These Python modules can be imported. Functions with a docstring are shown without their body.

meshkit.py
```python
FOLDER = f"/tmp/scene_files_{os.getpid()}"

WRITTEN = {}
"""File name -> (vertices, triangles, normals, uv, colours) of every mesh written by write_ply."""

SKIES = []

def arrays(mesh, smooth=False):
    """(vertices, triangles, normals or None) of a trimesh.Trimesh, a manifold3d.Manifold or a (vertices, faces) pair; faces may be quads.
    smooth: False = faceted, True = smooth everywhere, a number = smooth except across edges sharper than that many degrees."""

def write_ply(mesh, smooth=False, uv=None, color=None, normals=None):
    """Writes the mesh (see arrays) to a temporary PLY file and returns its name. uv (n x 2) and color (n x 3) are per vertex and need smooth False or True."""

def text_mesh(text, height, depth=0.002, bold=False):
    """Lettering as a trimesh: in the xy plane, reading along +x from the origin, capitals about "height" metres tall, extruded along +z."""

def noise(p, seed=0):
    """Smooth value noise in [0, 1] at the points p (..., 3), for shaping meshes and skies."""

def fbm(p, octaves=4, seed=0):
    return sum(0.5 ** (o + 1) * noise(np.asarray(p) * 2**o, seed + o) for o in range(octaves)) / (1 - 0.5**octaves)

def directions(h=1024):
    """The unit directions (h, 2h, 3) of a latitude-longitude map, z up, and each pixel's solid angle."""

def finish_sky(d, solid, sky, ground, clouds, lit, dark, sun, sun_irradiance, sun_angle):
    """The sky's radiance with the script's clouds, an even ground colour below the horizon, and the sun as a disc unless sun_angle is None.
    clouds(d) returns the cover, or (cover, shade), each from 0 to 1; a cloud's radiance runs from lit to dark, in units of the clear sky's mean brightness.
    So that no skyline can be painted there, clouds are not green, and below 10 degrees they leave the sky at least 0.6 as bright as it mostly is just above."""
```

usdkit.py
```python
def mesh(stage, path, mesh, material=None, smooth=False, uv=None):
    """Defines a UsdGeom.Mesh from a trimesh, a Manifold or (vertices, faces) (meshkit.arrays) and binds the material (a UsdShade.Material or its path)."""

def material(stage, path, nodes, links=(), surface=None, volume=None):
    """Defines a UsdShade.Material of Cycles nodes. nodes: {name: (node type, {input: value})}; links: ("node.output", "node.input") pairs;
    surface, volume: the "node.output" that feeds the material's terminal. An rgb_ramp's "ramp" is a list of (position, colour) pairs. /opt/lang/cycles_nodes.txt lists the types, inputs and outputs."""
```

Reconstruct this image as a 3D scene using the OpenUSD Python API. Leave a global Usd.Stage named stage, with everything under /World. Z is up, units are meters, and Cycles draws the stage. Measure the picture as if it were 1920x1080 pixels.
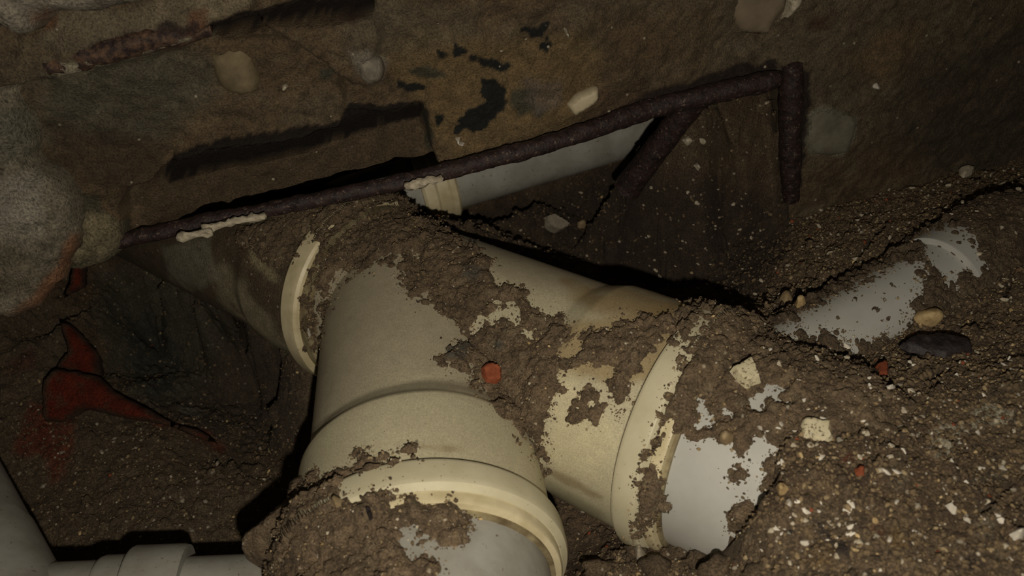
import math
import numpy as np
import trimesh
import manifold3d as m3
import shapely
from shapely.geometry import Polygon, LineString
from scipy.interpolate import LinearNDInterpolator
from scipy.ndimage import gaussian_filter, map_coordinates
from scipy.spatial import Delaunay, cKDTree
from pxr import Usd, UsdGeom, UsdLux, UsdShade, Gf, Sdf, Vt
import usdkit
from meshkit import noise, fbm

stage = Usd.Stage.CreateInMemory()
UsdGeom.SetStageUpAxis(stage, UsdGeom.Tokens.z)
UsdGeom.SetStageMetersPerUnit(stage, 1.0)
UsdGeom.Xform.Define(stage, '/World')
UsdGeom.Scope.Define(stage, '/World/Looks')

# ------------------------------------------------------------------ camera, flash, exposure
F, CX, CY = 1478.0, 960.0, 540.0
R = np.array([[0.985186345694354, -0.1714872131017488, 0.0],
              [-0.10455102658994192, -0.6006409571985033, 0.792653469919015],
              [-0.13592993451184276, -0.780911375431464, -0.6096724338735885]])   # picture axes (right, down, ahead) in the world
CAM = np.array([0.0, 0.0, 0.3098])
cam = UsdGeom.Camera.Define(stage, '/World/camera')
cam.CreateHorizontalApertureAttr(36.0)
cam.CreateVerticalApertureAttr(20.25)
cam.CreateFocalLengthAttr(36.0 * F / 1920)
cam.CreateFStopAttr(14.0)
cam.CreateFocusDistanceAttr(0.43)
cam.CreateExposureAttr(0.0)
cam.CreateClippingRangeAttr(Gf.Vec2f(0.02, 100))
AX = np.stack([R[:, 0], -R[:, 1], -R[:, 2]])


def pose(prim, pos):
    M = np.eye(4)
    M[:3, :3] = AX
    M[3, :3] = pos
    UsdGeom.Xformable(prim).AddTransformOp().Set(Gf.Matrix4d(M.tolist()))


pose(cam, CAM)
flash = UsdLux.DiskLight.Define(stage, '/World/phone_flash')       # the phone's own flash, a finger's width under its lens
flash.CreateRadiusAttr(0.0035)
flash.CreateIntensityAttr(8600.0)
flash.CreateColorAttr(Gf.Vec3f(1.0, 0.90, 0.74))
pose(flash, CAM + R @ np.array([0.010, 0.034, 0.0]))
dome = UsdLux.DomeLight.Define(stage, '/World/dome')                # the faint light of the room above
dome.CreateIntensityAttr(0.006)
dome.CreateColorAttr(Gf.Vec3f(1.0, 0.85, 0.68))

# ------------------------------------------------------------------ helpers
FIT_P = np.array([-0.064, 0.3961, 0.0])            # where the two axes of the wye meet
RUN = np.array([0.72242, -0.69145, 0.0])
BRA = np.array([0.02197, -0.99976, 0.0])
UP = np.array([0, 0, 1.0])


def ray(px, py):
    return R @ np.array([(px - CX) / F, (py - CY) / F, 1.0])


def at(px, py, z):
    v = ray(px, py)
    return CAM + v * ((z - CAM[2]) / v[2])


def on_plane(px, py, O, n):
    v = ray(px, py)
    return CAM + v * (np.dot(np.asarray(O) - CAM, n) / np.dot(v, n))


def pix(V):
    c = (np.asarray(V) - CAM) @ R
    w = np.maximum(c[..., 2], 1e-3)
    return np.stack([CX + F * c[..., 0] / w, CY + F * c[..., 1] / w], -1)


def sd(P, poly):
    """Signed distance to a polygon, positive inside, for points P (n x 2); far points get a large negative value."""
    poly = np.asarray(poly, float)
    out = np.full(len(P), -1e3)
    lo, hi = poly.min(0) - 60, poly.max(0) + 60
    idx = np.nonzero((P[:, 0] > lo[0]) & (P[:, 0] < hi[0]) & (P[:, 1] > lo[1]) & (P[:, 1] < hi[1]))[0]
    if len(idx) == 0:
        return out
    p = P[idx]
    d2 = np.full(len(p), 1e12)
    ins = np.zeros(len(p), bool)
    for a, b in zip(poly, np.roll(poly, -1, 0)):
        ab = b - a
        t = np.clip(((p - a) @ ab) / (ab @ ab + 1e-12), 0, 1)
        d2 = np.minimum(d2, ((p - a - t[:, None] * ab) ** 2).sum(1))
        cr = (a[1] > p[:, 1]) != (b[1] > p[:, 1])
        if cr.any():
            ins ^= cr & (p[:, 0] < ab[0] * (p[:, 1] - a[1]) / (ab[1] if abs(ab[1]) > 1e-12 else 1e-12) + a[0])
    out[idx] = np.where(ins, 1, -1) * np.sqrt(d2)
    return out


def sdl(P, line):
    """Distance to an open polyline."""
    line = np.asarray(line, float)
    out = np.full(len(P), 1e3)
    lo, hi = line.min(0) - 40, line.max(0) + 40
    idx = np.nonzero((P[:, 0] > lo[0]) & (P[:, 0] < hi[0]) & (P[:, 1] > lo[1]) & (P[:, 1] < hi[1]))[0]
    p = P[idx]
    d2 = np.full(len(p), 1e12)
    for a, b in zip(line[:-1], line[1:]):
        ab = b - a
        t = np.clip(((p - a) @ ab) / (ab @ ab + 1e-12), 0, 1)
        d2 = np.minimum(d2, ((p - a - t[:, None] * ab) ** 2).sum(1))
    out[idx] = np.sqrt(d2)
    return out


def step(x, a, b):
    t = np.clip((x - a) / (b - a), 0, 1)
    return t * t * (3 - 2 * t)


used = {}


def numbered(path):
    k = used.get(path, 0)
    used[path] = k + 1
    return path if k == 0 else f'{path}_{k:03d}'


def tag(prim, label=None, cat=None, group=None, kind=None):
    for k, v in (('label', label), ('category', cat), ('group', group), ('kind', kind)):
        if v:
            prim.SetCustomDataByKey(k, v)
    return prim


def thing(name, label, cat, group=None):
    x = UsdGeom.Xform.Define(stage, numbered('/World/' + name)).GetPrim()
    return tag(x, label, cat, group)


def obj(name, mesh, mat, parent=None, smooth=30, col=None):
    base = str(parent.GetPath()) if parent is not None else '/World'
    m = usdkit.mesh(stage, numbered(f'{base}/{name}'), mesh, mat, smooth if col is None else True)
    if col is not None:
        UsdGeom.PrimvarsAPI(m).CreatePrimvar('col', Sdf.ValueTypeNames.Color3fArray, 'vertex').Set(Vt.Vec3fArray.FromNumpy(np.asarray(col, np.float32)))
    return m.GetPrim()


def basis(d):
    d = np.asarray(d, float) / np.linalg.norm(d)
    a = np.cross(d, UP if abs(d[2]) < 0.9 else [1, 0, 0])
    a /= np.linalg.norm(a)
    return a, np.cross(d, a), d


def lathe(profile, O, d, sections=112, dens=None):
    """profile: (r, s) pairs along the axis that starts at O and goes along d; closed at the ends."""
    profile = np.asarray(profile, float)
    if dens:
        q = [profile[0]]
        for a, b in zip(profile[:-1], profile[1:]):
            n = max(1, int(np.ceil(abs(b[1] - a[1]) / dens)))
            q += [a + (b - a) * k / n for k in range(1, n + 1)]
        profile = np.array(q)
    m = trimesh.creation.revolve(profile, sections=sections)
    a, b, d = basis(d)
    M = np.eye(4)
    M[:3, 0], M[:3, 1], M[:3, 2], M[:3, 3] = a, b, d, O
    m.apply_transform(M)
    if m.volume < 0:
        m.invert()
    return m


def man(m):
    return m3.Manifold(m3.Mesh(vert_properties=np.asarray(m.vertices, np.float32), tri_verts=np.asarray(m.faces, np.uint32)))


def tri(M):
    k = M.to_mesh()
    m = trimesh.Trimesh(np.asarray(k.vert_properties[:, :3]), np.asarray(k.tri_verts))
    return m


def tube(points, radii, sides=14, amp=0.0, seed=0, freq=120, rib=0.0):
    """A bar along a polyline with rounded ends; amp: how far rust and dirt push its surface."""
    p = np.asarray(points, float)
    seg = np.r_[0, np.cumsum(np.linalg.norm(np.diff(p, axis=0), axis=1))]
    n = max(6, int(seg[-1] / 0.0022))
    s = np.linspace(0, seg[-1], n)
    q = np.stack([np.interp(s, seg, p[:, k]) for k in range(3)], 1)
    r = np.interp(s, seg, np.broadcast_to(radii, (len(p),)))
    if rib:
        r = r + rib * (np.abs(((s / 0.008) % 1) - 0.5) < 0.17)
    d = np.gradient(q, axis=0)
    d /= np.linalg.norm(d, axis=1, keepdims=True)
    a = np.cross(d, np.where(np.abs(d[:, 2:]) < 0.9, [0, 0, 1.0], [1.0, 0, 0]))
    a /= np.linalg.norm(a, axis=1, keepdims=True)
    b = np.cross(d, a)
    th = np.arange(sides) * 2 * np.pi / sides
    V = q[:, None] + r[:, None, None] * (np.cos(th)[None, :, None] * a[:, None] + np.sin(th)[None, :, None] * b[:, None])
    if amp:
        nn = (V - q[:, None]) / r[:, None, None]
        V = V + nn * (amp * (fbm(V * freq, 3, seed) - 0.45))[..., None] * 2
    i, j = np.meshgrid(np.arange(n - 1), np.arange(sides), indexing='ij')
    f = np.stack([i * sides + j, i * sides + (j + 1) % sides, (i + 1) * sides + (j + 1) % sides, (i + 1) * sides + j], -1).reshape(-1, 4)
    f = np.vstack([f[:, [0, 1, 2]], f[:, [0, 2, 3]]])
    V = V.reshape(-1, 3)
    e0, e1 = len(V), len(V) + 1
    V = np.vstack([V, q[0] - d[0] * r[0] * 0.5, q[-1] + d[-1] * r[-1] * 0.5])
    k = np.arange(sides)
    f = np.vstack([f, np.stack([np.full(sides, e0), (k + 1) % sides, k], 1), np.stack([np.full(sides, e1), (n - 1) * sides + k, (n - 1) * sides + (k + 1) % sides], 1)])
    m = trimesh.Trimesh(V, f, process=False)
    if m.volume < 0:
        m.invert()
    return m


def lump(poly, O, n, thick, back=0.004, res=0.002, amp=0.001, freq=150, rnd=None, seed=0, jag=0.0, pixels=True, tilt=None):
    """A stone or a broken piece: a traced outline with its own thickness, standing at O facing n, domed and rough."""
    n = np.asarray(n, float) / np.linalg.norm(n)
    u = np.cross([0, 0, 1.0], n) if abs(n[2]) < 0.95 else np.array([1.0, 0, 0])
    u = u - n * (u @ n)
    u /= np.linalg.norm(u)
    v = np.cross(n, u)
    O = np.asarray(O, float)
    W = np.array([on_plane(a, b, O, n) for a, b in poly]) if pixels else np.asarray(poly)
    q = np.stack([(W - O) @ u, (W - O) @ v], 1)
    P = Polygon(q)
    if not P.is_valid:
        P = P.buffer(0)
    if P.geom_type != 'Polygon':
        P = max(P.geoms, key=lambda g: g.area)
    L = P.exterior
    nb = max(10, int(L.length / res))
    bd = np.array([L.interpolate(t, normalized=True).coords[0] for t in np.arange(nb) / nb])
    if jag:
        k = np.c_[bd * 160, np.full(nb, seed + 0.5)]
        bd = bd + jag * 2 * (np.stack([fbm(k, 3, seed), fbm(k + 31, 3, seed + 5)], 1) - 0.5)
        P = Polygon(bd).buffer(0)
        if P.geom_type != 'Polygon':
            P = max(P.geoms, key=lambda g: g.area)
    x0, y0, x1, y1 = P.bounds
    gx, gy = np.meshgrid(np.arange(x0, x1, res), np.arange(y0, y1, res))
    g = np.c_[gx.ravel(), gy.ravel()]
    rs = np.random.default_rng(seed)
    g = g + rs.uniform(-0.22, 0.22, g.shape) * res
    g = g[shapely.contains_xy(P.buffer(-res * 0.55), g[:, 0], g[:, 1])]
    pts = np.vstack([bd, g])
    T = Delaunay(pts).simplices
    c = pts[T].mean(1)
    T = T[shapely.contains_xy(P.buffer(1e-5), c[:, 0], c[:, 1])]
    used_v = np.unique(T)
    d = np.r_[np.zeros(len(bd)), shapely.distance(shapely.points(g), P.exterior) if len(g) else []]
    rnd = rnd or 0.006
    w = np.sqrt(np.clip(1 - (1 - np.clip(d / rnd, 0, 1)) ** 2, 0, 1))
    a3 = np.c_[pts * freq, np.full(len(pts), seed * 1.7)]
    h = thick * w + amp * 2 * (fbm(a3, 4, seed) - 0.5) * np.clip(d / (2 * res), 0, 1)
    front = O + pts[:, :1] * u + pts[:, 1:] * v + h[:, None] * n
    hb = -back * np.clip(d / (2 * res), 0, 1)
    rear = O + pts[:, :1] * u + pts[:, 1:] * v + hb[:, None] * n
    B = len(bd)
    N = len(pts)
    ri = np.arange(N) + N
    ri[:B] = np.arange(B)
    V = np.vstack([front, rear])
    a, b, cc = pts[T[:, 0]], pts[T[:, 1]], pts[T[:, 2]]
    s = (b[:, 0] - a[:, 0]) * (cc[:, 1] - a[:, 1]) - (b[:, 1] - a[:, 1]) * (cc[:, 0] - a[:, 0])
    T = np.where((s > 0)[:, None], T, T[:, ::-1])
    Fc = np.vstack([T, ri[T[:, ::-1]]])
    m = trimesh.Trimesh(V, Fc, process=False)
    m.remove_unreferenced_vertices()
    return m


# ------------------------------------------------------------------ materials
def L_(n):
    return '/World/Looks/' + n


def mat_attr(name, rough=0.9, fleck=0.0, broad=0.26, fleck_col=(0.5, 0.44, 0.33), bump=0.4, scale=1.0, spec=0.35, dark=0.55, bd=0.0012):
    """Earth, mortar and concrete: the mesh says the colour, this adds grain, flecks and fine relief."""
    N = {'a': ('attribute', {'attribute': 'col'}),
         'g': ('geometry', {}),
         'n1': ('noise_texture', {'scale': 900.0 * scale, 'detail': 4.0, 'roughness': 0.65}),
         'n2': ('noise_texture', {'scale': 120.0 * scale, 'detail': 5.0, 'roughness': 0.62}),
         'r1': ('map_range', {'from_min': 0.32, 'from_max': 0.68, 'to_min': dark, 'to_max': 1.42}),
         'r2': ('map_range', {'from_min': 0.3, 'from_max': 0.7, 'to_min': 1 - broad, 'to_max': 1 + broad}),
         'mm': ('math', {'math_type': 'multiply'}),
         'c1': ('vector_math', {'math_type': 'scale'}),
         'bump': ('bump', {'strength': bump, 'distance': bd}),
         'p': ('principled_bsdf', {'roughness': rough, 'specular_ior_level': spec})}
    Lk = [('g.position', 'n1.vector'), ('g.position', 'n2.vector'), ('n1.fac', 'r1.value'), ('n2.fac', 'r2.value'), ('r1.result', 'mm.value1'), ('r2.result', 'mm.value2'),
          ('a.color', 'c1.vector1'), ('mm.value', 'c1.scale'), ('n1.fac', 'bump.height'), ('bump.normal', 'p.normal')]
    last = 'c1.vector'
    if fleck:
        N['v'] = ('voronoi_texture', {'scale': 420.0, 'randomness': 1.0})
        N['sx'] = ('separate_xyz', {})
        N['gt'] = ('map_range', {'from_min': 1 - fleck, 'from_max': 1 - fleck * 0.7, 'to_min': 0.0, 'to_max': 1.0, 'clamp': True})
        N['dd'] = ('map_range', {'from_min': 0.22, 'from_max': 0.42, 'to_min': 1.0, 'to_max': 0.0, 'clamp': True})
        N['fm'] = ('math', {'math_type': 'multiply', 'use_clamp': True})
        N['mx'] = ('mix', {'mix_type': 'mix', 'color2': fleck_col})
        Lk += [('g.position', 'v.vector'), ('v.color', 'sx.vector'), ('sx.x', 'gt.value'), ('v.distance', 'dd.value'), ('gt.result', 'fm.value1'), ('dd.result', 'fm.value2'),
               ('fm.value', 'mx.fac'), (last, 'mx.color1')]
        last = 'mx.color'
    Lk.append((last, 'p.base_color'))
    return usdkit.material(stage, L_(name), N, Lk, surface='p.BSDF')


def mat_plain(name, c1, c2, rough=0.8, scale=200.0, bump=0.3, spec=0.4, lo=0.35, hi=0.65, bs=700.0, bd=0.0006, detail=5.0, specks=None):
    N = {'g': ('geometry', {}),
         'n': ('noise_texture', {'scale': scale, 'detail': detail, 'roughness': 0.62}),
         'r': ('rgb_ramp', {'ramp': [(0.0, c1), (lo, c1), (hi, c2), (1.0, c2)]}),
         'nb': ('noise_texture', {'scale': bs, 'detail': 4.0, 'roughness': 0.6}),
         'b': ('bump', {'strength': bump, 'distance': bd}),
         'p': ('principled_bsdf', {'roughness': rough, 'specular_ior_level': spec})}
    Lk = [('g.position', 'n.vector'), ('g.position', 'nb.vector'), ('n.fac', 'r.fac'), ('nb.fac', 'b.height'), ('b.normal', 'p.normal')]
    last = 'r.color'
    if specks:
        N['v'] = ('noise_texture', {'scale': specks[0], 'detail': 3.0, 'roughness': 0.7})
        N['m'] = ('map_range', {'from_min': specks[1], 'from_max': specks[1] + 0.05, 'to_min': 0.0, 'to_max': 1.0, 'clamp': True})
        N['x'] = ('mix', {'mix_type': 'mix', 'color2': specks[2]})
        Lk += [('g.position', 'v.vector'), ('v.fac', 'm.value'), ('m.result', 'x.fac'), (last, 'x.color1')]
        last = 'x.color'
    Lk.append((last, 'p.base_color'))
    return usdkit.material(stage, L_(name), N, Lk, surface='p.BSDF')


SOIL = mat_attr('soil', fleck=0.028, fleck_col=(0.40, 0.34, 0.25), bump=1.0, bd=0.0024, dark=0.30, spec=0.4, rough=0.8)
MUD = mat_attr('mud', fleck=0.03, bump=1.0, bd=0.0022, dark=0.5, spec=0.4, rough=0.8, fleck_col=(0.45, 0.38, 0.27))
WALL = mat_attr('old_concrete', fleck=0.006, bump=1.0, bd=0.0022, dark=0.5, spec=0.3, rough=0.85)
LUMP = mat_attr('mortar_lump', bump=1.0, bd=0.0022, dark=0.42, spec=0.3, scale=0.8)
PVCA = mat_attr('cream_plastic', broad=0.05, bump=0.06, bd=0.0004, dark=0.88, spec=0.45, rough=0.42, scale=1.6)
PVC = mat_plain('cream_plastic_clean', (0.47, 0.43, 0.29), (0.56, 0.52, 0.37), rough=0.4, scale=40, bump=0.05, specks=(420, 0.66, (0.2, 0.15, 0.08)))
PVCLIP = mat_plain('cream_plastic_stained', (0.50, 0.43, 0.26), (0.68, 0.60, 0.40), rough=0.42, scale=60, bump=0.05)
PVCD = mat_plain('cream_plastic_grimy', (0.13, 0.095, 0.05), (0.36, 0.31, 0.18), rough=0.6, scale=70, bump=0.3)
GREY = mat_plain('grey_plastic', (0.40, 0.40, 0.37), (0.47, 0.47, 0.44), rough=0.36, scale=30, bump=0.03, specks=(500, 0.70, (0.22, 0.18, 0.13)))
GREYD = mat_plain('grey_plastic_dusty', (0.26, 0.25, 0.215), (0.36, 0.355, 0.32), rough=0.55, scale=45, bump=0.05, specks=(380, 0.64, (0.16, 0.12, 0.08)))
RUST = mat_plain('rusted_steel', (0.010, 0.006, 0.0065), (0.036, 0.019, 0.017), rough=0.62, scale=260, bump=0.7, bs=500, bd=0.0012, spec=0.4, specks=(430, .60, (.12, .082, .062)))
RUSTP = mat_plain('flaked_rusted_steel', (0.022, 0.012, 0.011), (0.15, 0.085, 0.048), rough=0.7, scale=330, bump=0.8, lo=0.42, hi=0.72, bs=420, bd=0.0015)
PALE = mat_plain('pale_mortar', (0.30, 0.26, 0.19), (0.52, 0.46, 0.35), rough=0.9, scale=420, bump=0.8)
CREAMCHIP = mat_plain('cream_chip', (0.52, 0.46, 0.30), (0.60, 0.54, 0.37), rough=0.6, scale=160, bump=0.2, specks=(700, 0.57, (0.10, 0.07, 0.04)))
OCHRE = mat_plain('ochre_stone', (0.22, 0.145, 0.06), (0.56, 0.42, 0.22), rough=0.7, scale=90, bump=0.3, specks=(520, 0.61, (0.12, 0.08, 0.045)))
WHITE = mat_plain('white_chip', (0.52, 0.48, 0.40), (0.72, 0.67, 0.58), rough=0.7, scale=300, bump=0.3)
GREYCH = mat_plain('grey_chip', (0.20, 0.175, 0.135), (0.33, 0.29, 0.22), rough=0.8, scale=200, bump=0.4)
TAN = mat_plain('tan_pebble', (0.19, 0.135, 0.07), (0.32, 0.245, 0.14), rough=0.8, scale=200, bump=0.4)
BROWN = mat_plain('brown_clod', (0.085, 0.060, 0.034), (0.17, 0.120, 0.066), rough=0.9, scale=500, bump=0.8)
DBROWN = mat_plain('dark_clod', (0.04, 0.029, 0.019), (0.085, 0.060, 0.036), rough=0.9, scale=500, bump=0.8)
REDCH = mat_plain('red_brick_chip', (0.17, 0.038, 0.014), (0.28, 0.075, 0.03), rough=0.85, scale=220, bump=0.4)
CHAR = mat_plain('charcoal', (0.010, 0.008, 0.010), (0.035, 0.026, 0.026), rough=0.6, scale=260, bump=0.8)

# ------------------------------------------------------------------ the ground: heights from points at measured depths
G = []


def gp(z, *pp):
    for a, b in pp:
        G.append(at(a, b, z))


gp(-.035, (1500, 385), (1700, 325), (1920, 292), (2150, 260))
gp(.004, (1600, 450), (1800, 390), (1950, 375))
gp(-.012, (1600, 395), (1760, 350))
gp(.017, (1890, 430), (1830, 415), (1960, 430))
gp(.020, (1910, 500))
gp(.014, (1480, 570), (1560, 530), (1660, 480), (1760, 430))
gp(.036, (1440, 612), (1400, 625))
gp(.022, (1540, 680), (1640, 668), (1720, 640))
gp(.015, (1745, 580), (1800, 558), (1850, 538))
gp(.020, (1800, 620), (1900, 600))
gp(.024, (2050, 520))
gp(.046, (1600, 775), (1520, 760))
gp(.052, (1450, 730))
gp(.056, (1700, 840), (1640, 820))
gp(.055, (1450, 850), (1600, 900), (1430, 940))
gp(.047, (1750, 760), (1800, 800), (1920, 720), (2100, 760))
gp(.050, (1800, 1000), (1950, 1000), (1950, 1200), (1600, 1080), (1600, 1250), (2100, 1000))
gp(.04, (1470, 1060), (1420, 1130))
gp(-.016, (1320, 1052), (1250, 1050))
gp(-.004, (1395, 1050), (1350, 1200))
gp(-.026, (1180, 1045), (1120, 1080), (1130, 1200))
gp(-.055, (1120, 1010), (1080, 1040), (1085, 960), (1060, 930), (1150, 985))
# the hollow behind the wye
gp(-.075, (880, 445), (960, 450), (1050, 480), (1150, 515), (1000, 415))
gp(-.066, (1250, 530), (1200, 440), (1100, 400), (1250, 470))
gp(-.045, (1330, 520), (1350, 460), (1300, 385), (1200, 375))
gp(-.02, (1400, 560), (1430, 500), (1400, 390), (1460, 440))
gp(-.03, (1000, 380), (900, 420))
gp(-.034, (1380, 335), (1250, 350), (1460, 350))
gp(.0, (1350, 270), (1440, 285), (1250, 300))
gp(.030, (1350, 225), (1430, 220), (1230, 225), (1185, 268))
gp(.055, (1330, 180), (1430, 165), (1250, 197))
gp(.085, (1340, 150), (1430, 130), (1250, 175))
# mud between the wye and the bar
gp(.05, (700, 425), (760, 405), (640, 420))
gp(.045, (560, 430), (780, 395))
gp(.02, (480, 450), (420, 455))
gp(-.02, (360, 480), (300, 480), (330, 520))
# the left hollow
gp(-.045, (200, 500), (250, 500), (180, 560))
gp(-.085, (240, 620), (300, 600), (360, 570), (420, 600))
gp(-.120, (320, 690), (400, 700), (450, 650), (300, 660))
gp(-.135, (430, 760), (500, 740), (540, 800), (500, 800), (480, 640))
# the left bank and its crest
gp(-.112, (430, 838), (500, 852))
gp(-.082, (330, 797), (260, 765))
gp(-.066, (200, 735), (150, 700), (140, 640))
gp(-.03, (60, 640), (120, 590), (0, 640), (-200, 640))
gp(-.05, (60, 760), (0, 800), (-200, 850))
gp(-.074, (200, 850), (300, 880), (100, 900), (300, 990), (100, 1010))
gp(-.088, (400, 900), (480, 920), (430, 1000), (540, 880), (300, 1100), (-100, 1050), (100, 1200), (500, 1050))
gp(-.095, (560, 860), (560, 980), (560, 1100), (700, 1150), (900, 1180), (400, 1250), (900, 1300))
for s in np.linspace(-.03, .18, 9):
    G.append(FIT_P + RUN * s + UP * -.06)
for s in np.linspace(0, .3, 10):
    G.append(FIT_P + BRA * s + UP * -.07)
for x in np.linspace(-.75, .22, 10):
    G.append(np.array([x, .66 + .14 * x, .11]))
    G.append(np.array([x, .78, .16]))
for x in np.linspace(.26, .9, 8):
    G.append(np.array([x, .61, .06]))
    G.append(np.array([x, .78, .08]))
for y in np.linspace(.0, .7, 8):
    G.append(np.array([-.75, y, -.04]))
    G.append(np.array([.75, y, .03]))
for x in np.linspace(-.7, .7, 12):
    G.append(np.array([x, .04, -.03]))
G = np.array(G)
RES = 0.00092
gx = np.arange(-.52, .60, RES)
gy = np.arange(.09, .70, RES)
XX, YY = np.meshgrid(gx, gy)
coarse_x, coarse_y = np.arange(-.53, .62, .003), np.arange(.08, .72, .003)
cxx, cyy = np.meshgrid(coarse_x, coarse_y)
base = LinearNDInterpolator(G[:, :2], G[:, 2])(cxx, cyy)
base = gaussian_filter(np.nan_to_num(base, nan=-.05), 1.5)
ZZ = map_coordinates(base, [(YY - .08) / .003, (XX + .53) / .003], order=1)
P3 = np.stack([XX, YY, np.zeros_like(XX)], -1)
ZZ = ZZ + .008 * (fbm(P3 * 28, 4, 3) - .5) + .0040 * (fbm(P3 * 130, 3, 9) - .5)
rng = np.random.default_rng(7)


def clods(Z, n, rmin, rmax, power, rg, height=.75):
    """Clods and grains pressed into the ground: rounded bumps of many sizes."""
    xs, ys = rg.uniform(gx[0], gx[-1], n), rg.uniform(gy[0], gy[-1], n)
    rr = rmin * (rmax / rmin) ** (rg.uniform(0, 1, n) ** power)
    ec, an = rg.uniform(.6, 1, n), rg.uniform(0, np.pi, n)
    for x, y, r, e, t in zip(xs, ys, rr, ec, an):
        i0, i1 = int((y - r - gy[0]) / RES), int((y + r - gy[0]) / RES) + 2
        j0, j1 = int((x - r - gx[0]) / RES), int((x + r - gx[0]) / RES) + 2
        i0, j0 = max(i0, 0), max(j0, 0)
        sub = Z[i0:i1, j0:j1]
        if sub.size == 0:
            continue
        dx, dy = XX[i0:i1, j0:j1] - x, YY[i0:i1, j0:j1] - y
        u, v = dx * math.cos(t) + dy * math.sin(t), (-dx * math.sin(t) + dy * math.cos(t)) / e
        d2 = (u * u + v * v) / (r * r)
        zc = Z[min(int((y - gy[0]) / RES), Z.shape[0] - 1), min(int((x - gx[0]) / RES), Z.shape[1] - 1)]
        top = zc - r * .15 + r * height * np.sqrt(np.clip(1 - d2, 0, 1))
        sub[:] = np.where(d2 < 1, np.maximum(sub, top), sub)


ZS = ZZ.copy()
clods(ZS, 1300, .003, .009, 1.8, rng, .40)
clods(ZS, 22000, .0013, .0036, 1.7, rng, .8)
ZZ = ZS
flat = np.stack([XX.ravel(), YY.ravel(), ZZ.ravel()], 1)
PX = pix(flat)
# cracks in the crust of the ground
CRACKS = [[(1445, 604), (1480, 585), (1530, 540), (1590, 505), (1640, 440), (1660, 420)], [(1450, 580), (1500, 553), (1560, 535)], [(1445, 638), (1470, 645), (1500, 640)],
          [(1500, 663), (1530, 655), (1560, 645), (1590, 662)], [(1530, 712), (1590, 700), (1630, 690)], [(1740, 712), (1770, 690), (1795, 680)], [(1595, 790), (1620, 775), (1650, 740)],
          [(1880, 560), (1895, 530), (1890, 500)], [(1840, 960), (1870, 930), (1900, 905)], [(1820, 312), (1850, 318), (1890, 300)]]
zf = flat[:, 2].copy()
jit = 5 * (fbm(flat * 160, 2, 44) - .5)
for c in CRACKS:
    dl = sdl(PX + jit[:, None], c)
    zf -= .007 * np.clip(1 - dl / 5, 0, 1)
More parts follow.
